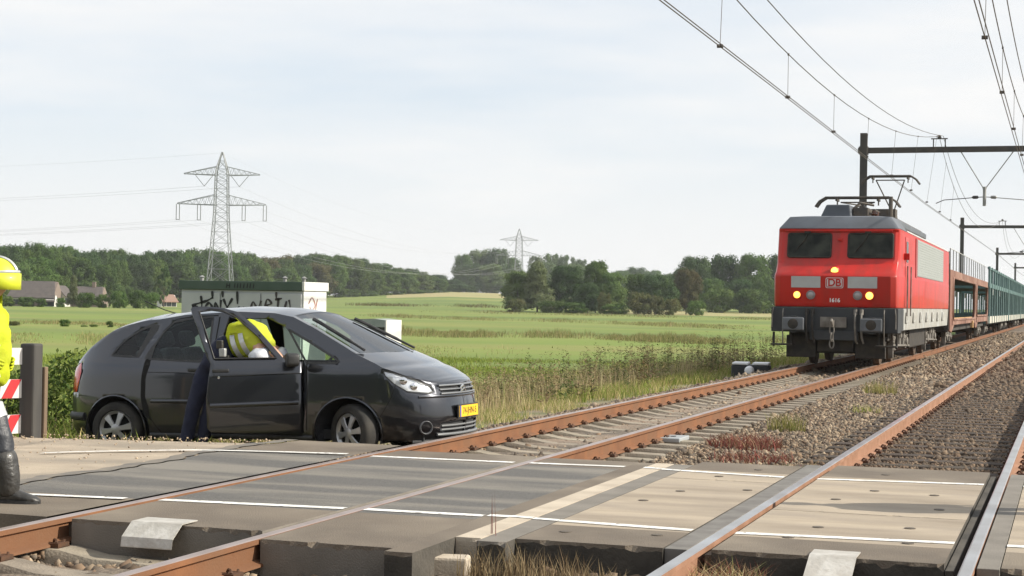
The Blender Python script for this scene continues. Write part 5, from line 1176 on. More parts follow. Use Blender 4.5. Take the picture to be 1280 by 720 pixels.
# ================================================================== OVERHEAD LINE
m_mast = mat('mast_steel', (.045, .043, .042), (.065, .055, .048), 3, .75)
m_zinc = mat('zinc_tube', (.30, .30, .29), (.22, .22, .21), 6, .55, .4)
m_wire = mat('copper_wire', (.10, .085, .075), rough=.6, metal=.3)
MX0, MX1, BZ = -7.72, 1.35, 7.48
def portal():
    p = empty('catenary_portal', (0, 0, 0))
    for x in (MX0, MX1):
        mb = MB()
        for s in (-1, 1): mb.box((x, s*.12, 3.8), (.26, .03, 8.7))
        mb.box((x, 0, 3.8), (.03, .24, 8.7)); mb.box((x, 0, -.45), (.7, .7, .5)); mb.build('mast', m_mast, p)
    mb = MB(); mb.beam((MX0-.22, 0, BZ), (MX1+.3, 0, BZ), .10, .22); mb.box((MX0, 0, BZ), (.34, .34, .30)); mb.box((MX1, 0, BZ), (.34, .34, .30)); mb.build('crossbeam', m_mast, p)
    for x in (TX1+.35, TX2+.35):
        mb = MB(); mb.box((x-.22, 0, BZ+.26), (.04, .04, .32)); mb.box((x+.22, 0, BZ+.26), (.04, .04, .32)); mb.box((x, 0, BZ+.42), (.62, .06, .04)); mb.lathe((x, 0, BZ+.44), (0, 0, 1), [(0, .05), (.03, .09), (.06, .05), (.09, .08), (.12, .04)], 10); mb.build('messenger_saddle', m_mast, p)
    for xa, xb, xm in ((-4.06, -2.15, -3.18),):
        mb = MB(); mb.tube([(xa, 0, BZ-.1), (xm-.06, 0, 6.02), (xm-.05, 0, 5.95)], .022, 6); mb.tube([(xb, 0, BZ-.1), (xm+.06, 0, 6.02), (xm+.05, 0, 5.95)], .022, 6); mb.tube([(xm, 0, 6.05), (xm, 0, 5.32)], .065, 10); mb.build('drop_bracket', m_zinc, p, sm=40)
        for s, xe in ((1, TX2-.2), (-1, TX1+.25)):
            mb = MB(); mb.tube([(xm, 0, 5.66), (xm+s*.12, 0, 5.66), (xe-s*.3, .0, 5.55), (xe, 0, 5.42)], .018, 6); mb.lathe((xm+s*.22, 0, 5.655), (s, 0, -.03), [(0, .03), (.03, .06), (.12, .065), (.20, .06), (.24, .02)], 10); mb.build('registration_arm', m_zinc if s > 0 else m_mast, p, sm=40)
    return p
plab = ['steel catenary portal standing behind the red locomotive', 'second catenary portal rising beside the brown wagon', 'third catenary portal, small, over the green wagons', 'fourth catenary portal, tiny, far along the line', 'fifth catenary portal, the farthest along the line']
pp = portal(); PY = [66, 128, 190, 252, 314]
for i, y in enumerate(PY):
    o = pp if i == 0 else copy_tree(pp); o.location.y = y; tag(o, plab[i], 'catenary portal', 'portals of the overhead line')
near = copy_tree(pp); near.location.y = -9; tag(near, 'catenary portal that carries the wires beside the crossing, above the frame', 'catenary portal', 'portals of the overhead line')
def wires(cx, zc, offs, label, group, zmin, zmax=8.0, fx=.35):
    P0 = [-9, 3.5]+PY
    def mess(y, lowz):
        if y < 3.5: return zmax
        for a, b in zip(P0[1:-1], P0[2:]):
            if a <= y <= b: t = (y-a)/(b-a); return lowz+(zmax-lowz)*(2*t-1)**2
        return zmax
    for s in (-1, 1):
        mb = MB(); mb.tube([(cx+s*.03+.12*((k % 2)*2-1), y, zc) for k, y in enumerate(P0)], .009, 5); o = mb.build('contact_wire', m_wire); tag(o, f'{"left" if s < 0 else "right"} hand twin of the contact wire pair '+label, 'contact wire', group)
    for s, lowz, nm in ((0, zmin, 'lower'), (.30, zmin+.42, 'upper')):
        ys = np.concatenate([[-9], np.arange(3.5, 314.1, 2.5)]); mb = MB(); mb.tube([(cx+fx*(abs(2*((y-3.5) % 62.1)/62.1-1)**2)+s*.5, y, mess(y, lowz)) for y in ys], .010, 5); o = mb.build('messenger_wire', m_wire); tag(o, f'sagging {nm} messenger wire '+label, 'messenger wire', group)
    ys = [6+6.55*k for k in range(12)]
    first = None
    for y in ys:
        z1 = mess(y, zmin); x = cx+fx*(2*((y-3.5) % 62.1)/62.1-1)**2
        mb = MB(); mb.tube([(x, y, z1), (cx, y, zc)], .005, 4); mb.box((x, y, z1), (.03, .06, .04)); mb.box((cx, y, zc+.01), (.09, .06, .05)); o = mb.build('dropper', m_wire); tag(o, 'thin dropper between messenger and contact wire '+label, 'dropper', 'droppers '+label)
wires(TX1, 5.40, 0, 'above the rusty track', 'wires above the rusty track', 6.22)
wires(TX2, 5.40, 0, 'above the polished track', 'wires above the polished track', 6.22, fx=.2)
# ================================================================== STREET SIDE THINGS
m_hutf = mat('hut_grey_paint', (.46, .475, .475), (.38, .395, .395), 1.5, .7); m_hutr = mat('hut_sunlit_white', (.66, .66, .63), (.58, .58, .55), 3, .6)  # white on right-hand faces: the sun on them is put into the colour
m_hutg = mat('hut_green_trim', (.045, .075, .055), (.06, .09, .07), 4, .6)
m_black_spray = mat('black_spray', (.012, .012, .014), rough=.6); m_red_spray = mat('red_spray', (.30, .10, .07), (.22, .12, .10), 8, .7)
HX0, HX1, HYF, HYB, HB, HT = -13.43, -11.31, 23.64, 24.48, -.82, 1.64
hut = empty('relay_hut', ((HX0+HX1)/2, HYF, HB), 0, 'light grey relay hut with black graffiti and green roof edge behind the car', 'relay hut')
w_, d_, h_ = HX1-HX0, HYB-HYF, HT-HB
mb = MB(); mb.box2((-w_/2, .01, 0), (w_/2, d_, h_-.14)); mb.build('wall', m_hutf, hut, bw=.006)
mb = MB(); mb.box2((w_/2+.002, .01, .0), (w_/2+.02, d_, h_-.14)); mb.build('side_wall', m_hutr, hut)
mb = MB(); mb.box2((-w_/2-.03, -.03, h_-.137), (w_/2, d_+.03, h_)); rf = mb.build('roof', m_hutg, hut, bw=.006)
mb = MB(); mb.box2((w_/2+.002, -.025, h_-.137), (w_/2+.045, d_+.03, h_)); mb.build('roof_end', m_hutr, rf, bw=.006)  # end of the green roof painted white to stand for sun on it
for k in range(3):
    mb = MB(); x = -w_/2+w_*(k+.5)/3; mb.box((x, -.002, (h_-.14)/2), (w_/3-.03, .02, h_-.24)); dr = mb.build('door', m_hutf, hut, bw=.004)
    mb = MB(); mb.box((x+.22, -.025, h_*.45), (.03, .03, .16)); mb.build('handle', m_iron, dr)
for x in (-w_/2+.2, w_/2-.12, w_/2-.45):
    mb = MB(); mb.lathe((x, .3, h_), (0, 0, 1), [(0, .03), (.05, .03), (.06, .05), (.09, .01)], 10); mb.build('roof_vent', m_zinc, hut, sm=40)
def spray(name, strokes, m, parent, y=-.018, r=.021, axis='x', xo=0):
    mb = MB()
    for st in strokes:
        # smooth each stroke a little and lay it as a flat ribbon on the wall
        P = [Vector((u, v)) for u, v in st]; Q = []
        for i in range(len(P)-1):
            p0, p1, p2, p3 = P[max(0, i-1)], P[i], P[i+1], P[min(len(P)-1, i+2)]
            for t in np.linspace(0, 1, 6)[:-1]: Q.append(.5*((2*p1)+(p2-p0)*t+(2*p0-5*p1+4*p2-p3)*t*t+(3*p1-p0-3*p2+p3)*t**3))
        Q.append(P[-1]); V = []
        for i, q in enumerate(Q):
            d = (Q[min(i+1, len(Q)-1)]-Q[max(0, i-1)]).normalized(); n = Vector((-d.y, d.x))*r*(.8+.3*sin(i*.9))
            for s in (-1, 1): a = q+n*s; V.append((a.x, y, a.y) if axis == 'x' else (xo, a.x, a.y))
        mb.add(V, [[2*i, 2*i+1, 2*i+3, 2*i+2] for i in range(len(Q)-1)])
    return mb.build(name, m, parent, fix=False)
zt = h_-.14
spray('graffiti', [[(-.86, zt-.26), (-.74, zt-.22), (-.60, zt-.18), (-.48, zt-.12)], [(-.70, zt-.10), (-.68, zt-.24), (-.70, zt-.36)], [(-.84, zt-.30), (-.80, zt-.26), (-.74, zt-.30)],
    [(-.55, zt-.20), (-.62, zt-.28), (-.57, zt-.36), (-.50, zt-.28), (-.55, zt-.20)], [(-.45, zt-.36), (-.44, zt-.20), (-.36, zt-.34), (-.34, zt-.16)], [(-.30, zt-.14), (-.24, zt-.26), (-.14, zt-.36)], [(-.14, zt-.13), (-.22, zt-.26), (-.30, zt-.36)],
    [(-.10, zt-.28), (-.06, zt-.36), (-.02, zt-.27), (.02, zt-.36), (.06, zt-.26)], [(-.50, zt-.02), (-.49, zt-.14)], [(-.32, zt-.02), (-.31, zt-.12)], [(-.06, zt-.02), (-.05, zt-.22)]], m_black_spray, hut)
spray('graffiti', [[(.18, zt-.30), (.22, zt-.18), (.30, zt-.28), (.36, zt-.16)], [(.42, zt-.32), (.46, zt-.14), (.54, zt-.20), (.46, zt-.24), (.56, zt-.34)], [(.66, zt-.12), (.64, zt-.34)], [(.60, zt-.14), (.72, zt-.12)], [(.80, zt-.16), (.76, zt-.34), (.86, zt-.30), (.84, zt-.14)], [(.62, zt-.02), (.62, zt-.12)]], mat('faded_spray', (.05, .042, .042), rough=.7), hut, r=.019)
spray('graffiti', [[(.18, zt-.20), (.30, zt-.10), (.42, zt-.22), (.30, zt-.30), (.22, zt-.24)], [(.50, zt-.12), (.44, zt-.36), (.60, zt-.50)], [(.25, zt-.42), (.38, zt-.36), (.50, zt-.52), (.34, zt-.60)]], m_red_spray, hut, r=.014, axis='y', xo=w_/2+.024)
spray('roof_scrawl', [[(x, h_-.11), (x+.01, h_-.03)] for x in (-.24, -.19, -.10, -.05, .0, .06, .12, .17, .23)]+[[(-.24, h_-.07), (-.18, h_-.07)]], m_black_spray, rf, y=-.036, r=.010)

cabi = empty('trackside_cabinet', (-10.07, 24.05, -.80), 0, 'low pale cabinet with dark green roof edge, seen over the car bonnet', 'cabinet')
mb = MB(); mb.box2((-.60, 0, 0), (0, .52, 1.758)); mb.build('wall', mat('cabinet_shaded', (.05, .055, .052), rough=.6), cabi)  # wall and door dark: shade on the front put into the colour
mb = MB(); mb.box2((.002, -.05, .0), (.025, .57, 1.87)); mb.build('side_wall', m_hutr, cabi)  # white sheet paints the sun on the cabinet's right side
mb = MB(); mb.loft([[(-.66, y, 1.76), (.0, y, 1.76), (.0, y, 1.87), (-.18, y, 1.89), (-.66, y, 1.87)] for y in (-.05, .57)]); mb.build('roof', mat('cabinet_roof', (.20, .25, .23), (.30, .33, .30), 6, .6), cabi)
mb = MB(); mb.box((-.30, -.012, .9), (.5, .02, 1.4)); mb.build('door', mat('cabinet_door', (.06, .085, .072), rough=.6), cabi, bw=.005)

fence = empty('barrier_fence', (-10.09, 14.74, -.08), 0, 'dark post with white and red striped barrier boards behind the firefighter', 'barrier')
m_post = mat('tarred_wood', (.045, .043, .043), (.07, .066, .06), 6, .9, stretch=(1, 1, .2)); m_postb = mat('brown_wood', (.20, .14, .09), (.14, .10, .07), 6, .9, stretch=(1, 1, .2))
m_wb = mat('barrier_white', (.74, .72, .70), (.62, .60, .57), 5, .6); m_rb = mat('barrier_red', (.55, .02, .03), (.46, .03, .03), 5, .5)
mb = MB(); mb.box((0, 0, .45), (.175, .16, 1.02)); mb.build('post', m_post, fence, bw=.02)
mb = MB(); mb.box((.085, .12, .33), (.04, .06, .78)); mb.build('brace_post', m_postb, fence, bw=.01)
bd = Vector((-.52, -.85, 0)).normalized(); bn = Vector((bd.y, -bd.x, 0))
def board(z, h, stripes, tilt=0):
    A = Vector((-.05, -.07, z)); mb = MB(); L = 1.9
    V = [A+bd*u+Vector((0, 0, v+tilt*u))+bn*w for w in (0, .03) for u in (0, L) for v in (-h/2, h/2)]
    mb.add(V, [(0, 1, 3, 2), (4, 6, 7, 5), (0, 4, 5, 1), (2, 3, 7, 6), (0, 2, 6, 4), (1, 5, 7, 3)])
    b_ = mb.build('board', m_wb, fence)
    if stripes:
        for sd, off in ((1, .034), (-1, -.004)):
            mb = MB()
            for k in range(8):
                u0 = .015+k*.235; V = [A+bd*(u0+du)+Vector((0, 0, v+tilt*(u0+du)))+bn*off for du, v in ((.0, h/2), (.11, h/2), (.21, -h/2), (.10, -h/2))]
                if u0+.22 < L: mb.add(V, [(0, 1, 2, 3)])
            mb.build('stripe', m_rb, b_, fix=False)
board(.83, .17, False); board(.50, .19, True, -.01); board(.14, .19, True, -.02)

# ================================================================== PYLONS
m_pyl = mat('pylon_steel', (.27, .28, .29), (.23, .24, .25), .5, .6)
m_insul = mat('insulator_grey', (.22, .22, .22), rough=.4)
def pylon():
    p = empty('power_pylon', (0, 0, 0)); mb = MB()
    hw = lambda z: float(np.interp(z, [0, 22, 33, 37.8], [3.2, 1.7, 1.45, .12]))
    zs = [0, 4.5, 8.5, 12, 15, 17.8, 20.4, 22.6, 24.6, 26.6, 28.6, 30.6, 32.2, 33.6, 35.6, 37.8]
    for a, b in zip(zs[:-1], zs[1:]):
        ca = [(sx*hw(a), sy*hw(a), a) for sx, sy in ((-1, -1), (1, -1), (1, 1), (-1, 1))]; cb = [(sx*hw(b), sy*hw(b), b) for sx, sy in ((-1, -1), (1, -1), (1, 1), (-1, 1))]
        for k in range(4):
            n = (k+1) % 4; mb.beam(ca[k], cb[k], .19, .19); mb.beam(ca[k], cb[n], .075, .075); mb.beam(ca[n], cb[k], .075, .075); mb.beam(cb[k], cb[n], .065, .065)
    mb.build('tower', m_pyl, p, fix=False)
    for z, L, r in ((32.0, 9.5, 2.2), (24.5, 11.1, 2.6)):
        mb = MB()
        for s in (-1, 1):
            for y in (-1, 1):
                w = hw(z); mb.beam((s*w, y*w, z), (s*L, y*.15, z+.2), .17, .17); mb.beam((s*hw(z+r)*.9, y*hw(z+r)*.9, z+r), (s*L, y*.15, z+.35), .14, .14)
                N = 6
                for k in range(N):
                    t0, t1 = k/N, (k+.5)/N; q = lambda t, tp: (s*(w+(L-w)*t), y*(w*(1-t)+.15*t), z+.2*t+(r*(1-t) if tp else 0))
                    mb.beam(q(t0, 1), q(t1, 0), .07, .07); mb.beam(q(t1, 0), q((k+1)/N, 1), .07, .07)
        mb.build('crossarm', m_pyl, p, fix=False)
    for s in (-1, 1):
        mb = MB(); mb.beam((s*6.7, 0, 32), (s*4.4, 0, 29.2), .13, .13); mb.beam((s*2.2, 0, 32), (s*4.4, 0, 29.2), .13, .13); mb.build('insulator', m_insul, p)
        for x in (10.9, 5.6):
            mb = MB(); mb.beam((s*x-.4, 0, 24.6), (s*x-.4, 0, 20.7), .16, .16); mb.beam((s*x+.4, 0, 24.6), (s*x+.4, 0, 20.7), .16, .16); mb.beam((s*x-.4, 0, 20.7), (s*x+.4, 0, 20.7), .16, .16); mb.build('insulator', m_insul, p)
    return p
p1 = pylon(); x, y = pix(275, 420); P1 = Vector((x, y, zat(275, 190, 420)-37.8)); p1.location = P1; p1.rotation_euler.z = YAW
tag(p1, 'tall grey lattice power pylon rising behind the relay hut', 'power pylon', 'power pylons')
p2 = copy_tree(p1); x, y = pix(648, 826); P2 = Vector((x, y, zat(648, 286, 826)-37.8)); p2.location = P2; p2.rotation_euler.z = YAW+.12
tag(p2, 'small distant power pylon standing among the trees in the middle', 'power pylon', 'power pylons')
m_pw = mat('power_wire', (.38, .38, .39), rough=.6)
rv = Vector((cos(YAW), sin(YAW), 0))
wn_ = 0
for off, z in ((-4.4, 29.2), (4.4, 29.2), (-10.9, 20.7), (-5.6, 20.7), (5.6, 20.7), (10.9, 20.7), (0, 37.6)):
    a = P1+rv*off+Vector((0, 0, z)); b_ = P2+Vector((cos(YAW+.12), sin(YAW+.12), 0))*off+Vector((0, 0, z)); c_ = P1-rv*330+Vector((FWX, FWY, 0))*(off*.9+25)+Vector((0, 0, z))
    nm = {-4.4: 'upper left', 4.4: 'upper right', -10.9: 'outer left', -5.6: 'inner left', 5.6: 'inner right', 10.9: 'outer right', 0: 'topmost earth'}[off]
    for A, B, sag, rr, lab in ((a, b_, 9.0, .022, 'between the two pylons'), (a, c_, 7.0, .022, 'running left from the tall pylon')):
        mb = MB(); mb.tube([A.lerp(B, t)-Vector((0, 0, sag*4*t*(1-t))) for t in np.linspace(0, 1, 25)], rr if off else rr*.7, 4); o = mb.build('power_line', m_pw); tag(o, f'thin power line on the {nm} insulator '+lab, 'power line', 'power lines of the pylons')

# ================================================================== FARM BUILDINGS
m_rooft = mat('dark_roof_tiles', (.10, .085, .078), (.075, .065, .06), 1.5, .8); m_brickw = mat('farm_brick', (.22, .17, .14), (.17, .13, .11), 3, .9); m_wwall = mat('farm_white_wall', (.62, .60, .56), rough=.8); m_roofo = mat('red_roof_tiles', (.26, .16, .12), (.22, .14, .11), 2, .8)
m_win = mat('farm_window', (.03, .035, .04), rough=.1)
def house(px, D, w, d, wh, rh, wallm, roofm, label, rot=0, chim=False, band_=None):
    x, y = pix(px, D); h = empty('farm_house', (x, y, ground_z(x, y)-.1), YAW+rot, label, 'farm building')
    mb = MB(); mb.box2((-w/2, -d/2, 0), (w/2, d/2, wh)); mb.prism([(-d/2, wh), (d/2, wh), (0, wh+rh-.1)], lambda u, v, q: (q, u, v), -w/2, w/2); mb.build('wall', wallm, h)
    mb = MB()
    for s in (-1, 1): mb.add([(-w/2-.3, s*(d/2+.4), wh-.25), (w/2+.3, s*(d/2+.4), wh-.25), (w/2*.86, 0, wh+rh), (-w/2*.86, 0, wh+rh), (-w/2-.3, s*(d/2+.4), wh-.4), (w/2+.3, s*(d/2+.4), wh-.4), (w/2*.86, 0, wh+rh-.15), (-w/2*.86, 0, wh+rh-.15)], [(0, 1, 2, 3), (7, 6, 5, 4), (0, 4, 5, 1), (1, 5, 6, 2), (3, 2, 6, 7), (0, 3, 7, 4)])
    rf = mb.build('roof', roofm, h)
    if chim: mb = MB(); mb.box((w*.15, 0, wh+rh+.3), (.6, .6, 1.1)); mb.build('chimney', m_brickw, rf)
    if band_: mb = MB(); mb.box((0, -d/2-.04, wh-.35), (w+.2, .08, .5)); mb.build('fascia', m_wwall, h)
    for k in range(3):
        mb = MB(); xx = -w*.32+k*w*.32; mb.box((xx, -d/2-.03, wh*.5), (.9, .05, 1.0)); mb.build('window', m_win, h)
    return h
house(45, 300, 8.0, 6, 1.9, 2.7, m_brickw, m_rooft, 'long dark roofed barn with white eaves at the left forest edge', band_=True)
house(64, 298, 1.8, 3, 1.3, .9, m_wwall, m_rooft, 'small white shed at the end of the long barn')
house(76, 304, 3.0, 4, 2.2, 1.7, m_wwall, m_rooft, 'white gabled farmhouse behind the pale willow', rot=1.2)
house(112, 306, 5.6, 5, 2.0, 1.8, m_brickw, m_rooft, 'grey roofed farmhouse with chimney right of the willow', chim=True)
house(209, 340, 3.2, 3, 1.4, 1.2, m_wwall, m_roofo, 'tiny pinkish cottage beside the hut at the wood', rot=.5)

# ================================================================== TREES
m_bark = mat('bark', (.10, .08, .06), (.07, .055, .045), 3, .9)
def leafmat(name, c, c2, rnd=.20): return mat(name, c, c2, 1.6, .75, coord='Object', rnd=rnd, trans=.35, spec=.25, lo=.38, hi=.62)
LEAF = {'oak': leafmat('oak_leaves', (.066, .118, .022), (.105, .158, .032)), 'ash': leafmat('ash_leaves', (.085, .138, .034), (.125, .170, .046)), 'willow': leafmat('willow_leaves', (.12, .15, .06), (.17, .19, .09)),
        'rust': leafmat('rusty_leaves', (.105, .092, .032), (.085, .095, .032)), 'dark': leafmat('dark_leaves', (.046, .090, .024), (.072, .122, .034)), 'shrub': leafmat('shrub_leaves', (.10, .115, .035), (.15, .14, .05))}
def leaves(n_l, rad, hgt, base, seed, size, nlobe=26, shape='round', per=120):
    """crown of many small leaf clumps spread through uneven lobes; unit: height 1"""
    g = np.random.default_rng(seed); P = []; N = []
    for k in range(nlobe):
        t = g.uniform(0, 1)
        if shape == 'round': z = base+hgt*(.12+.80*t); R = rad*math.sqrt(max(.05, 1-((t-.42)/.68)**2))
        elif shape == 'column': z = base+hgt*(.05+.88*t); R = rad*(.9-.5*abs(t-.35))
        elif shape == 'cone': z = base+hgt*(.04+.92*t); R = rad*(1.05-.95*t)
        else: z = base+hgt*(.1+.75*t); R = rad*(1-.5*t)
        a = g.uniform(0, 2*pi); q = R*math.sqrt(g.uniform(.05, 1)); lr = rad*g.uniform(.20, .38)*(1 if shape != 'column' else .8)
        c = np.array([q*cos(a), q*sin(a), z]); m = int(per*g.uniform(.7, 1.3))
        d = g.normal(size=(m, 3)); d /= np.linalg.norm(d, axis=1)[:, None]; r = lr*g.uniform(.35, 1.0, m)**.5*(1+.25*g.normal(size=m).clip(-1, 1))
        p = c+d*r[:, None]*np.array([1, 1, .85]); P.append(p); N.append(d)
    P = np.concatenate(P); N = np.concatenate(N); P[:, 2] = np.maximum(P[:, 2], base*.6+.01)
    N = N+g.normal(0, .32, N.shape); N /= np.linalg.norm(N, axis=1)[:, None]; n = len(P)
    A = np.cross(N, g.normal(size=(n, 3))); A /= np.linalg.norm(A, axis=1)[:, None]; B = np.cross(N, A); s = size*g.uniform(.6, 1.5, n)[:, None]
    V = np.stack([P-A*s, P+B*s*.7, P+A*s, P-B*s*.7], 1).reshape(-1, 3); F = np.arange(4*n).reshape(-1, 4)
    return V, F
def trunk(base, hgt, rad, r0, seed):
    g = random.Random(seed); mb = MB(); mb.tube([(0, 0, -.02), (g.uniform(-.01, .01), 0, base), (g.uniform(-.02, .02), g.uniform(-.02, .02), base+hgt*.55)], [r0*1.2, r0, r0*.45], 7)
    for k in range(7):
        z = base*.75+hgt*.1*k*.6; a = k*2.4; q = rad*g.uniform(.45, .8); mb.tube([(0, 0, z), (q*.5*cos(a), q*.5*sin(a), z+.07), (q*cos(a), q*sin(a), z+.17)], [r0*.45, r0*.3, r0*.12], 5)
    return mb
PROTO = {}
def proto(kind, leaf, rad, base, shape, nl, seed, size, per, r0=.018):
    me_o = np_mesh('crown', *leaves(0, rad, 1-base, base, seed, size, nl, shape, per), LEAF[leaf], nv=4); tm = trunk(base, 1-base, rad, r0, seed).build('trunk', m_bark, sm=60)
    PROTO[kind] = (me_o.data, tm.data); bpy.data.objects.remove(me_o); bpy.data.objects.remove(tm)
proto('oak', 'oak', .42, .05, 'round', 95, 1, .0170, 210); proto('oak2', 'ash', .40, .06, 'round', 85, 2, .0170, 210); proto('oak3', 'dark', .45, .04, 'round', 100, 3, .0170, 210); proto('rust', 'rust', .40, .05, 'round', 85, 4, .0170, 210)
proto('willow', 'willow', .34, .04, 'cone', 80, 5, .0165, 210); proto('column', 'ash', .16, .05, 'column', 20, 6, .015, 250); proto('shrub', 'shrub', .62, .02, 'round', 40, 7, .033, 130, .02); proto('bush', 'oak', .75, .02, 'round', 44, 8, .033, 130, .02); proto('feather', 'ash', .38, .12, 'round', 50, 9, .016, 180)
proto('oak4', 'oak', .36, .07, 'round', 80, 10, .017, 210); proto('poplar', 'dark', .28, .08, 'column', 26, 12, .016, 300)
def tree(kind, px, D, py_top, wpx, label, group, name='tree', cat='tree', zbase=None):
    x, y = pix(px, D); z = ground_z(x, y) if zbase is None else zbase; h = zat(px, py_top, D)-z; rad = {'oak': .42, 'oak2': .40, 'oak3': .45, 'rust': .40, 'willow': .34, 'column': .16, 'shrub': .62, 'bush': .75, 'feather': .38, 'oak4': .36, 'poplar': .28}[kind]
    o = empty(name, (x, y, z-.1), random.uniform(0, 6.28), label, cat, group); wd = wpx*D/F_PX/2/(rad*1.15)
    o.scale = (wd, wd, h/1.0)
    for nm, me in (('trunk', PROTO[kind][1]), ('crown', PROTO[kind][0])):
        c = bpy.data.objects.new(nm, me); COL.objects.link(c); c.parent = o
    return o
FX = [-260, 0, 60, 130, 200, 250, 300, 380, 420, 460, 500, 540, 575]; FT = [312, 309, 307, 311, 313, 311, 316, 318, 318, 326, 332, 342, 352]
fD = lambda px: 345+max(0, px)/565*380 if px > 0 else 345
G_ = 'trees of the long forest edge'
for row, (dd, sc_, step) in enumerate(((70, 1.0, 21), (34, .97, 22), (0, .80, 24))):
    px = -250+row*7
    while px < 575:
        D = fD(px)+dd+random.uniform(-8, 8); tp = float(np.interp(px, FX, FT)); base = 375
        x, y = pix(px, D); zb = ground_z(x, y); hor = 367+px*.016; pb = hor+(CAM_H-zb)/D*F_PX
        t = pb-(pb-tp)*sc_*random.uniform(.88, 1.05)
        k = random.choice(['oak', 'oak', 'oak2', 'oak3', 'oak3', 'oak4', 'rust' if random.random() < .35 else 'oak'])
        tree(k, px, D, t, random.uniform(34, 54)*(1 if px < 420 else .8), 'broadleaf tree standing in the long forest edge across the fields', G_)
        px += step*random.uniform(.75, 1.25)
px = -250
while px < 560:          # low understorey along the wood
    tree('bush', px, fD(px)-9+random.uniform(-3, 3), 375-px*.008+random.uniform(-5, 1) - (px > 400)*8, random.uniform(22, 36), 'low dark bush at the foot of the long forest edge', 'bushes at the foot of the forest', 'bush', 'bush'); px += random.uniform(15, 24)
# single trees and hedges by the farm
for a in (('willow', 92, 292, 344, 20, 'pale green willow standing between the farm buildings'), ('column', 137, 290, 349, 10, 'slim pale columnar tree right of the farmhouse'), ('poplar', 205, 330, 330, 22, 'tall dark tree right of the farm hedges, by the cottage')):
    tree(*a[:5], a[5], 'trees by the farm')
for a in ((34, 284, 371, 26, 'low dark hedge bush in front of the long barn'), (52, 284, 373, 16, 'small round bush at the right end of the barn'), (76, 286, 372, 14, 'small dark bush below the white gabled farmhouse'), (108, 284, 366, 30, 'broad rounded bush in front of the grey roofed farmhouse'), (128, 286, 368, 20, 'bush right of the grey roofed farmhouse'), (150, 286, 364, 26, 'large dark bush between columnar tree and hedges'), (172, 288, 363, 30, 'wide bush at the right part of the farm hedge'), (190, 290, 366, 22, 'last bush of the farm hedge toward the cottage'), (8, 284, 370, 26, 'bush at the left frame edge near the barn')):
    tree('bush', *a[:4], a[4], 'bushes around the farm', 'bush', 'bush')
# shrubs along the ditch on the left
for k, (px, w, tp, kind, lab) in enumerate(((18, 22, 400, 'shrub', 'pale grey shrub in the ditch nearest the left edge'), (45, 16, 409, 'shrub', 'small pale shrub left of the round ditch shrub'), (82, 15, 398, 'bush', 'round dark green ditch shrub with tallest top on the left'), (106, 10, 405, 'bush', 'little shrub right of the tallest ditch shrub'), (118, 12, 404, 'bush', 'middle shrub of the left ditch row'), (138, 11, 400, 'bush', 'upright shrub of the left ditch row'), (152, 14, 407, 'shrub', 'low brownish shrub just above the car roof line'))):
    tree(kind, px, 118, tp, w, lab, 'shrubs along the left ditch', 'shrub', 'shrub')
# middle and right hand groups
for a in (('oak', 578, 850, 318, 30), ('oak2', 598, 860, 312, 36), ('oak3', 622, 855, 312, 40), ('oak', 640, 865, 322, 30), ('oak3', 590, 840, 330, 40), ('oak2', 612, 838, 330, 40)):
    tree(*a, 'tree of the tall far clump left of the distant pylon', 'far clump left of the distant pylon')
for a in (('feather', 668, 870, 318, 26), ('feather', 688, 880, 315, 30), ('feather', 708, 870, 317, 30), ('feather', 726, 880, 322, 24), ('oak2', 680, 860, 328, 50), ('oak', 715, 860, 330, 46)):
    tree(*a, 'airy pale tree of the far row right of the distant pylon', 'far row right of the distant pylon')
for a in (('oak', 775, 900, 338, 36), ('oak3', 795, 905, 335, 40), ('oak', 815, 900, 338, 36), ('oak2', 835, 910, 342, 30)):
    tree(*a, 'low far tree on the skyline between the two wooded groups', 'low far trees on the skyline')
for a in (('oak3', 868, 430, 322, 52), ('oak3', 905, 440, 320, 56), ('oak', 942, 435, 318, 56), ('oak3', 975, 440, 320, 50), ('oak', 1010, 440, 322, 50), ('oak', 890, 415, 348, 44), ('oak3', 925, 410, 350, 44), ('bush', 955, 405, 350, 44), ('oak', 985, 410, 348, 40), ('oak3', 855, 425, 336, 40), ('bush', 1040, 420, 345, 60), ('bush', 900, 400, 362, 50), ('bush', 940, 400, 362, 50)):
    tree(*a, 'dark tree of the dense rounded wood left of the locomotive', 'dense wood left of the locomotive')
for a in (('oak2', 648, 333, 338, 48, 'tree with dark left side at the front of the middle clump'), ('willow', 672, 330, 327, 52, 'tall pale grey green tree at the front of the middle clump'), ('oak3', 708, 335, 333, 54, 'rounded dark tree right of the pale one in the middle clump'), ('oak', 745, 338, 326, 44, 'tall oak with pointed top in the middle clump'), ('oak2', 765, 336, 340, 44, 'pale olive tree in the middle of the clump'), ('oak', 795, 345, 342, 40, 'low tree behind the shrubs of the clump'), ('oak3', 822, 340, 344, 56, 'broad dark green round tree at the right of the clump'), ('rust', 858, 345, 336, 40, 'reddish dark tree at the right end of the clump'), ('oak3', 735, 325, 354, 34, 'dark bush like tree in front of the tall oak')):
    tree(*a[:5], a[5], 'trees of the middle clump')
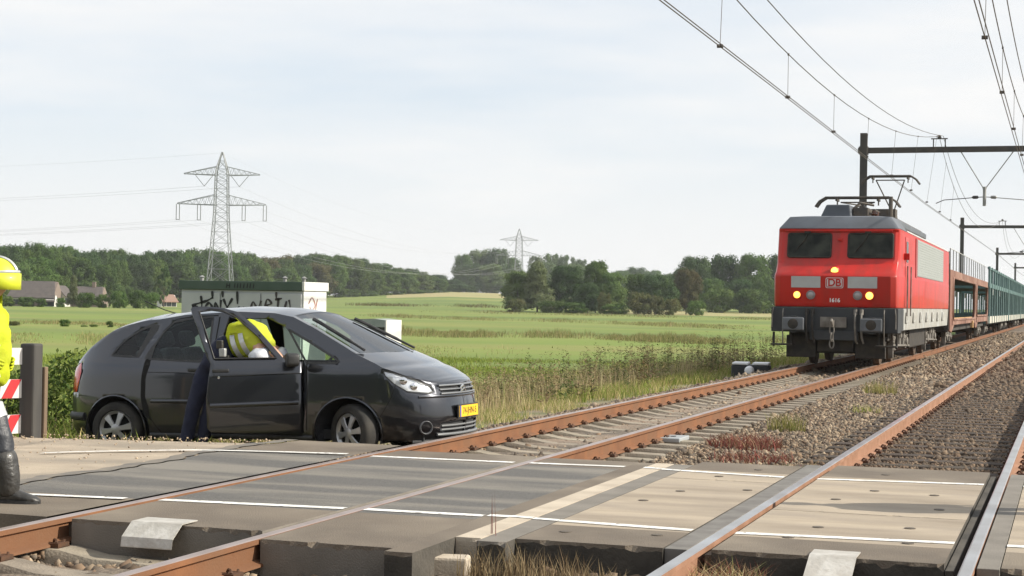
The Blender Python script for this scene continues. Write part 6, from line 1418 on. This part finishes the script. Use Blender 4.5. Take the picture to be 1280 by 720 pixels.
for a in (('shrub', 645, 318, 374, 30, 'olive shrub at the left foot of the middle clump'), ('shrub', 756, 322, 366, 20, 'bright yellow green shrub in front of the clump'), ('shrub', 798, 320, 366, 40, 'pale olive shrub before the broad round tree'), ('shrub', 820, 320, 370, 24, 'small pale shrub below the round tree'), ('shrub', 842, 322, 374, 26, 'low shrub at the right foot of the clump'), ('bush', 690, 322, 376, 40, 'low dark bush under the dark tree of the clump'), ('bush', 720, 322, 378, 40, 'low dark bush at the middle of the clump foot'), ('bush', 770, 320, 380, 40, 'low bush in shade under the olive tree'), ('bush', 870, 330, 376, 30, 'bush at the foot of the reddish tree')):
    tree(*a[:5], a[5], 'shrubs at the foot of the middle clump', 'shrub', 'shrub')

for a in ((570, 842, 357, 26), (584, 838, 354, 30), (600, 836, 353, 34), (618, 836, 353, 34), (636, 838, 352, 34), (655, 850, 350, 40), (700, 850, 350, 50), (740, 850, 350, 50)):
    tree('bush', *a, 'low dark undergrowth bush below the tall far clump by the pylon', 'undergrowth of the far clump', 'bush', 'bush')
for k in range(16):        # unseen trees added behind the camera to darken reflections in car and cab
    x = -36+k*4.6+random.uniform(-1, 1); y = -26+random.uniform(-3, 3); o = tree(random.choice(['oak', 'oak3', 'oak2']), 640, 40, 340, 100, 'broadleaf tree of the row south of the crossing, outside the picture', 'row of trees south of the crossing')
    o.location = (x, y, ground_z(x, y)-.1); w = random.uniform(6.5, 9); o.scale = (w, w, random.uniform(8, 11))
# ================================================================== GRASS, WEEDS
m_grass = mat('grass_blades', (.1, .1, .1), rough=.8, vcol=True, trans=.3, spec=.2)
def blades(name, label, cat, P, H, W, pal, lean=.6, kind='stuff', seedhead=False):
    n = len(P); H = np.broadcast_to(H, (n,)); a = RNG.uniform(0, 2*pi, n); d = np.c_[np.cos(a), np.sin(a), np.zeros(n)]; l = RNG.uniform(0, 2*pi, n); L = np.c_[np.cos(l), np.sin(l), np.zeros(n)]*(H*lean*RNG.uniform(.2, 1.4, n))[:, None]
    U = np.c_[np.zeros(n), np.zeros(n), H]; w = (d*(W*RNG.uniform(.6, 1.3, n))[:, None])
    M1 = P+U*.55+L*.3; T = P+U+L
    V = np.stack([P-w, P+w, M1-w*.75, M1+w*.75, T], 1); F = (np.array([(0, 1, 3), (0, 3, 2), (2, 3, 4)])[None]+5*np.arange(n)[:, None, None]).reshape(-1, 3)
    pal = np.array(pal); c = pal[RNG.integers(0, len(pal), n)]*RNG.uniform(.75, 1.25, (n, 1))
    o = np_mesh(name, V.reshape(-1, 3), F, m_grass, col=np.repeat(c, 5, 0))
    if kind: tag(o, label, cat, kind=kind)
    return o
def scatter(x0, x1, y0, y1, dens, cond=None, clump=None):
    n = int(abs(x1-x0)*abs(y1-y0)*dens); x = RNG.uniform(x0, x1, n); y = RNG.uniform(y0, y1, n)
    k = in_view(x, y, np.zeros(n), 220, 120); x, y = x[k], y[k]
    if clump is not None:
        v = np.sin(x*clump+1.3*np.sin(y*clump*.7))+np.sin(y*clump*1.1+1.7*np.sin(x*clump*.9)); q = v > RNG.uniform(-1.6, 1.2, len(v)); x, y = x[q], y[q]
    if cond is not None: q = cond(x, y); x, y = x[q], y[q]
    return np.c_[x, y, [ground_z(a, b) for a, b in zip(x, y)]]
def pxof(x, y): return 640+F_PX*(x*cos(YAW)+y*sin(YAW))/(x*FWX+y*FWY)
GREEN = [(.15, .21, .03), (.19, .245, .045), (.23, .27, .06), (.17, .21, .04)]; MIX = GREEN+[(.44, .36, .17), (.38, .31, .14), (.40, .38, .14)]; DRY = [(.52, .42, .24), (.44, .33, .19), (.58, .49, .29), (.36, .27, .16), (.26, .27, .09)]
edge = lambda x, y: x < -7.55-.5*np.sin(y*.9)-.35*np.sin(y*2.7+1)-np.clip((y-17)*.02, 0, .6)
P = scatter(-13.5, -7.4, 16.6, 30, 900, edge, 1.7); blades('verge_grass', 'green and straw grass on the verge beside the rusty track', 'grass', P, RNG.uniform(.05, .20, len(P)), .0038, MIX+[(.44, .36, .17), (.46, .35, .20), (.56, .46, .29), (.50, .39, .23), (.58, .50, .28)])
P = scatter(-14.5, -7.4, 30, 62, 330, edge, 1.1); blades('far_verge_grass', 'tangled green grass on the verge left of the locomotive', 'grass', P, RNG.uniform(.10, .30, len(P)), .0065, MIX)
P = scatter(-16.5, -8.4, 14.75, 17.2, 330, lambda x, y: (y > 14.95+.25*np.sin(x*2))&~((x > -9.9)&(y > 15.95)), 2.0); blades('roadside_grass', 'short green grass along the road edge in front of the car', 'grass', P, RNG.uniform(.05, .20, len(P)), .006, MIX)
P = scatter(-17, -10.0, 15.1, 19.5, 300, lambda x, y: pxof(x, y) < 132, 2.0); blades('roadside_grass', 'bright grass below the hedge between barrier and car', 'grass', P, RNG.uniform(.12, .40, len(P)), .007, GREEN+GREEN+MIX)
P = scatter(-36, -12.5, 20, 62, 130, None, .5); blades('meadow_grass', 'short bright meadow grass behind the verge', 'grass', P, RNG.uniform(.05, .15, len(P)), .010, GREEN+[(.25, .29, .06)])
# tall dry stalks and dark weeds on the verge
P = scatter(-13.5, -9.0, 22, 50, 110, lambda x, y: np.abs(x+10.7+.5*np.sin(y*.6)) < 1.8, .9); blades('dry_stalks', 'tall straw coloured stalks along the verge', 'dry grass', P, RNG.uniform(.25, .85, len(P)), .0034, DRY, .35)
def weeds(name, label, P, H, pal, nl=18, size=.055):
    V = []; F = []; C = []; pal = np.array(pal)
    for (x, y, z), h in zip(P, H):
        c = pal[RNG.integers(len(pal))]*RNG.uniform(.7, 1.3); lx, ly = RNG.normal(0, .10, 2)*h; k = len(V)
        V += [(x-.0035, y, z), (x+.0035, y, z), (x+lx, y+ly, z+h)]; F.append((k, k+1, k+2, k+2)); C += [c*.8]*3
        for i in range(nl):
            t = RNG.uniform(.15, 1.0); a = RNG.uniform(0, 2*pi); r = size*RNG.uniform(.5, 1.4)*(1.3-.7*t); px, py, pz = x+lx*t, y+ly*t, z+h*t; dx, dy = cos(a)*r, sin(a)*r; k = len(V)
            V += [(px, py, pz), (px+dx-dy*.3, py+dy+dx*.3, pz+r*.6), (px+dx*2, py+dy*2, pz+r*RNG.uniform(-.2, 1.3)), (px+dx+dy*.3, py+dy-dx*.3, pz+r*.4)]; F.append((k, k+1, k+2, k+3)); C += [c*RNG.uniform(.7, 1.4)]*4
    o = np_mesh(name, np.array(V), np.array(F), m_grass, col=np.array(C), nv=4); tag(o, label, 'weeds', kind='stuff')
P = scatter(-13.0, -8.6, 28, 62, 13, lambda x, y: np.abs(x+10.6+.4*np.sin(y)) < 1.9, .8); weeds('tall_weeds', 'tall dark green weeds crowding the verge left of the locomotive', P, RNG.uniform(.55, 1.30, len(P))*np.clip(.65+(P[:, 1]-28)*.025, .6, 1), [(.22, .18, .09), (.19, .14, .07), (.08, .11, .03), (.10, .125, .04), (.14, .12, .05), (.17, .125, .07)])
P = scatter(-13.5, -9.5, 22, 40, 9, lambda x, y: np.abs(x+11.8) < 1.8, .8); weeds('dock_weeds', 'brown and green seeding weeds on the verge right of the car', P, RNG.uniform(.4, .95, len(P)), [(.34, .26, .15), (.22, .15, .09), (.14, .16, .05), (.26, .19, .11)])
P = scatter(-10.2, -7.7, 17.0, 19.5, 9, None, .9); weeds('low_weeds', 'bright green low weeds behind the car bumper', P, RNG.uniform(.12, .30, len(P)), [(.08, .16, .025), (.10, .15, .03)], 10, .06)
# hedge between barrier and car
def hedge(x0, x1, y0, y1, h, label):
    n = int((x1-x0)*(y1-y0)*h*1500); g = RNG; u = g.uniform(0, 1, (n, 3)); e = g.integers(0, 3, n)
    q = g.uniform(0, .22, n); s_ = g.integers(0, 2, n)
    for ax in range(3):
        k = e == ax; u[k, ax] = np.where(s_[k] == 0, q[k], 1-q[k]) if ax < 2 else 1-q[k]
    P = np.c_[x0+(x1-x0)*u[:, 0], y0+(y1-y0)*u[:, 1], np.zeros(n)]; zt = h*(.82+.16*np.sin(P[:, 0]*3.1)+.08*np.sin(P[:, 0]*7+P[:, 1]*5)); zb = np.array([ground_z(a, b) for a, b in P[:, :2]]); P[:, 2] = zb+zt*u[:, 2]
    P += g.normal(0, .05, P.shape); N = g.normal(size=(n, 3)); N[:, 2] += .4; N /= np.linalg.norm(N, axis=1)[:, None]; A = np.cross(N, g.normal(size=(n, 3))); A /= np.linalg.norm(A, axis=1)[:, None]; B = np.cross(N, A); s = .036*g.uniform(.6, 1.4, n)[:, None]
    V = np.stack([P-A*s, P+B*s*.6, P+A*s, P-B*s*.6], 1).reshape(-1, 3); pal = np.array([(.07, .11, .022), (.10, .14, .03), (.05, .085, .02), (.13, .16, .04)]); c = pal[g.integers(0, 4, n)]*g.uniform(.7, 1.3, (n, 1))
    o = empty('hedge', ((x0+x1)/2, (y0+y1)/2, ground_z((x0+x1)/2, (y0+y1)/2)), 0, label, 'hedge')
    f = np_mesh('foliage', V-np.array(o.location), np.arange(4*n).reshape(-1, 4), m_grass, col=np.repeat(c, 4, 0), nv=4, parent=o)
    mb = MB(); 
    for k in range(int((x1-x0)*4)): x = x0+.1+k*.25-o.location.x; mb.tube([(x, 0, 0), (x+random.uniform(-.1, .1), random.uniform(-.2, .2), h*.7)], .012, 5)
    mb.build('stem', m_bark, o)
hedge(-17.5, -11.6, 17.6, 18.9, 1.08, 'leafy green hedge between the barrier post and the rear of the car')
# reed beds along the ditches
def reeds(name, label, px0, px1, D0, D1, n, h, pal, w=.035, slant=.12):
    px = RNG.uniform(px0, px1, n); D = RNG.uniform(D0, D1, n)*(1+slant*(px1-px)/600)+3*np.sin(px*.02); gap = RNG.uniform(0, 1, n) < .55+.3*np.sin(px*.023+D0)+.25*np.sin(px*.0613+D0*2); gap &= (px-px0)/(px1-px0) > RNG.uniform(0, .12, n); gap &= (px1-px)/(px1-px0) > RNG.uniform(0, .25, n); px, D = px[gap], D[gap]; n = len(px); xy = np.array([pix(a, b) for a, b in zip(px, D)]); hh = h*RNG.uniform(.25, 1.2, n)*(.75+.2*np.sin(px*.037+D0)+.15*np.sin(px*.19)+.12*np.sin(px*.053+1)+.12*np.sin(px*.011+D*.3))
    P = np.c_[xy, [ground_z(a, b)-.03 for a, b in xy]]; blades(name, label, 'reeds', P, np.maximum(.1, hh), w, pal, .3)
RD = [(.18, .185, .065), (.24, .21, .09), (.14, .155, .05), (.29, .24, .12)]
reeds('near_reed_bed', 'brownish band of reeds crossing the meadow on the left', -200, 660, 66, 84, 26000, .28, [(.30, .26, .12), (.24, .24, .09), (.20, .23, .07), (.36, .30, .15)], .011)
reeds('middle_reed_bed', 'dark band of reeds across the meadow behind the verge', 470, 1060, 96, 112, 26000, .50, RD, .013)
reeds('left_reed_bed', 'low reeds along the shrub lined ditch on the left', -200, 480, 112, 124, 14000, .30, RD, .014)
reeds('far_reed_bed', 'thin dark line of reeds beyond the second meadow', 420, 1060, 146, 172, 20000, .36, RD, .018, .45)
reeds('farthest_reed_bed', 'faint hedge line of reeds before the wooded clump', 520, 1060, 255, 290, 8000, .40, RD, .035, .2)
reeds('hill_reed_bed', 'brown rough strip along the foot of the hill field', 430, 640, 375, 410, 6000, .7, [(.16, .13, .06), (.10, .11, .04)], .05)
# tufts on the ballast and at the panel ends: each a plant of its own
def tuft(x, y, n, h, r, pal, label, group, name='grass_tuft', z=-.2, lean=.6, w=.004):
    a = RNG.uniform(0, 2*pi, n); q = r*np.sqrt(RNG.uniform(0, 1, n)); P = np.c_[q*np.cos(a), q*np.sin(a), np.zeros(n)]
    o = blades(name, None, None, P, RNG.uniform(.4, 1.1, n)*h, w, pal, lean, None); o.location = (x, y, z); tag(o, label, 'plant', group)
DRY2 = [(.28, .21, .12), (.20, .14, .08), (.33, .26, .15), (.14, .10, .06)]
RED = [(.20, .06, .05), (.26, .10, .075), (.15, .07, .045), (.24, .15, .09)]
tuft(-3.40, 18.55, 420, .17, .42, RED, 'reddish low weed on the ballast between the tracks, largest one', 'weeds on the ballast', 'red_weed', -.2, 1.2, .007)
tuft(-3.05, 17.0, 260, .12, .45, RED, 'reddish weed fringe at the rear edge of the tan panels', 'weeds on the ballast', 'red_weed', -.2, 1.2, .007)
tuft(-2.45, 15.6, 260, .12, .40, RED+MIX, 'reddish green weed beside the polished rail behind the panels', 'weeds on the ballast', 'red_weed', -.2, 1.2, .007)
tuft(-1.75, 15.4, 160, .10, .3, RED, 'small reddish weed inside the polished track behind the panels', 'weeds on the ballast', 'red_weed', -.2, 1.2, .006)
tuft(-3.40, 21.3, 260, .26, .25, [(.22, .22, .06), (.28, .24, .09), (.16, .17, .05)], 'yellow green grass tuft on the ballast behind the red weed', 'weeds on the ballast', z=-.2)
tuft(-3.30, 31.3, 240, .30, .32, [(.22, .22, .06), (.28, .24, .09)], 'yellow grass tuft on the ballast farther toward the locomotive', 'weeds on the ballast', z=-.2)
tuft(-2.9, 25.5, 120, .16, .25, MIX, 'small green tuft on the ballast near the polished rail', 'weeds on the ballast', z=-.2)
tuft(-3.10, 9.05, 220, .24, .22, DRY2, 'dry straw tuft in front of the grey kerb strip', 'dry tufts before the panels', z=-.24, lean=.35)
tuft(-2.80, 9.10, 260, .22, .24, DRY2, 'dry straw tuft under the tan panel end, left of the polished rail', 'dry tufts before the panels', z=-.24, lean=.35)
tuft(-2.50, 9.0, 160, .18, .2, DRY2, 'short dry tuft next to the polished rail', 'dry tufts before the panels', z=-.24, lean=.5)
tuft(-1.80, 9.25, 420, .17, .24, RED+DRY, 'reddish brown tuft right of the polished rail at the panel end', 'dry tufts before the panels', z=-.2, lean=.9)
tuft(-3.25, 9.5, 6, .62, .05, [(.16, .06, .05)], 'single thin red stalk standing at the pale kerb strip', 'dry tufts before the panels', 'thin_stalk', -.2, .08, .003)

# ================================================================== HAZE
def haze():
    m = bpy.data.materials.new('haze_air'); m.use_nodes = True; N, L = m.node_tree.nodes, m.node_tree.links; N.remove(N['Principled BSDF'])
    v = N.new('ShaderNodeVolumePrincipled'); v.inputs['Color'].default_value = (.93, .96, 1, 1); v.inputs['Density'].default_value = .00016; v.inputs['Anisotropy'].default_value = .2
    L.new(v.outputs[0], N['Material Output'].inputs['Volume'])
    mb = MB(); mb.box2((-1700, -120, -12), (1500, 2300, 52)); o = mb.build('haze', m); tag(o, 'thin summer haze over the fields', 'haze', kind='stuff')
haze()
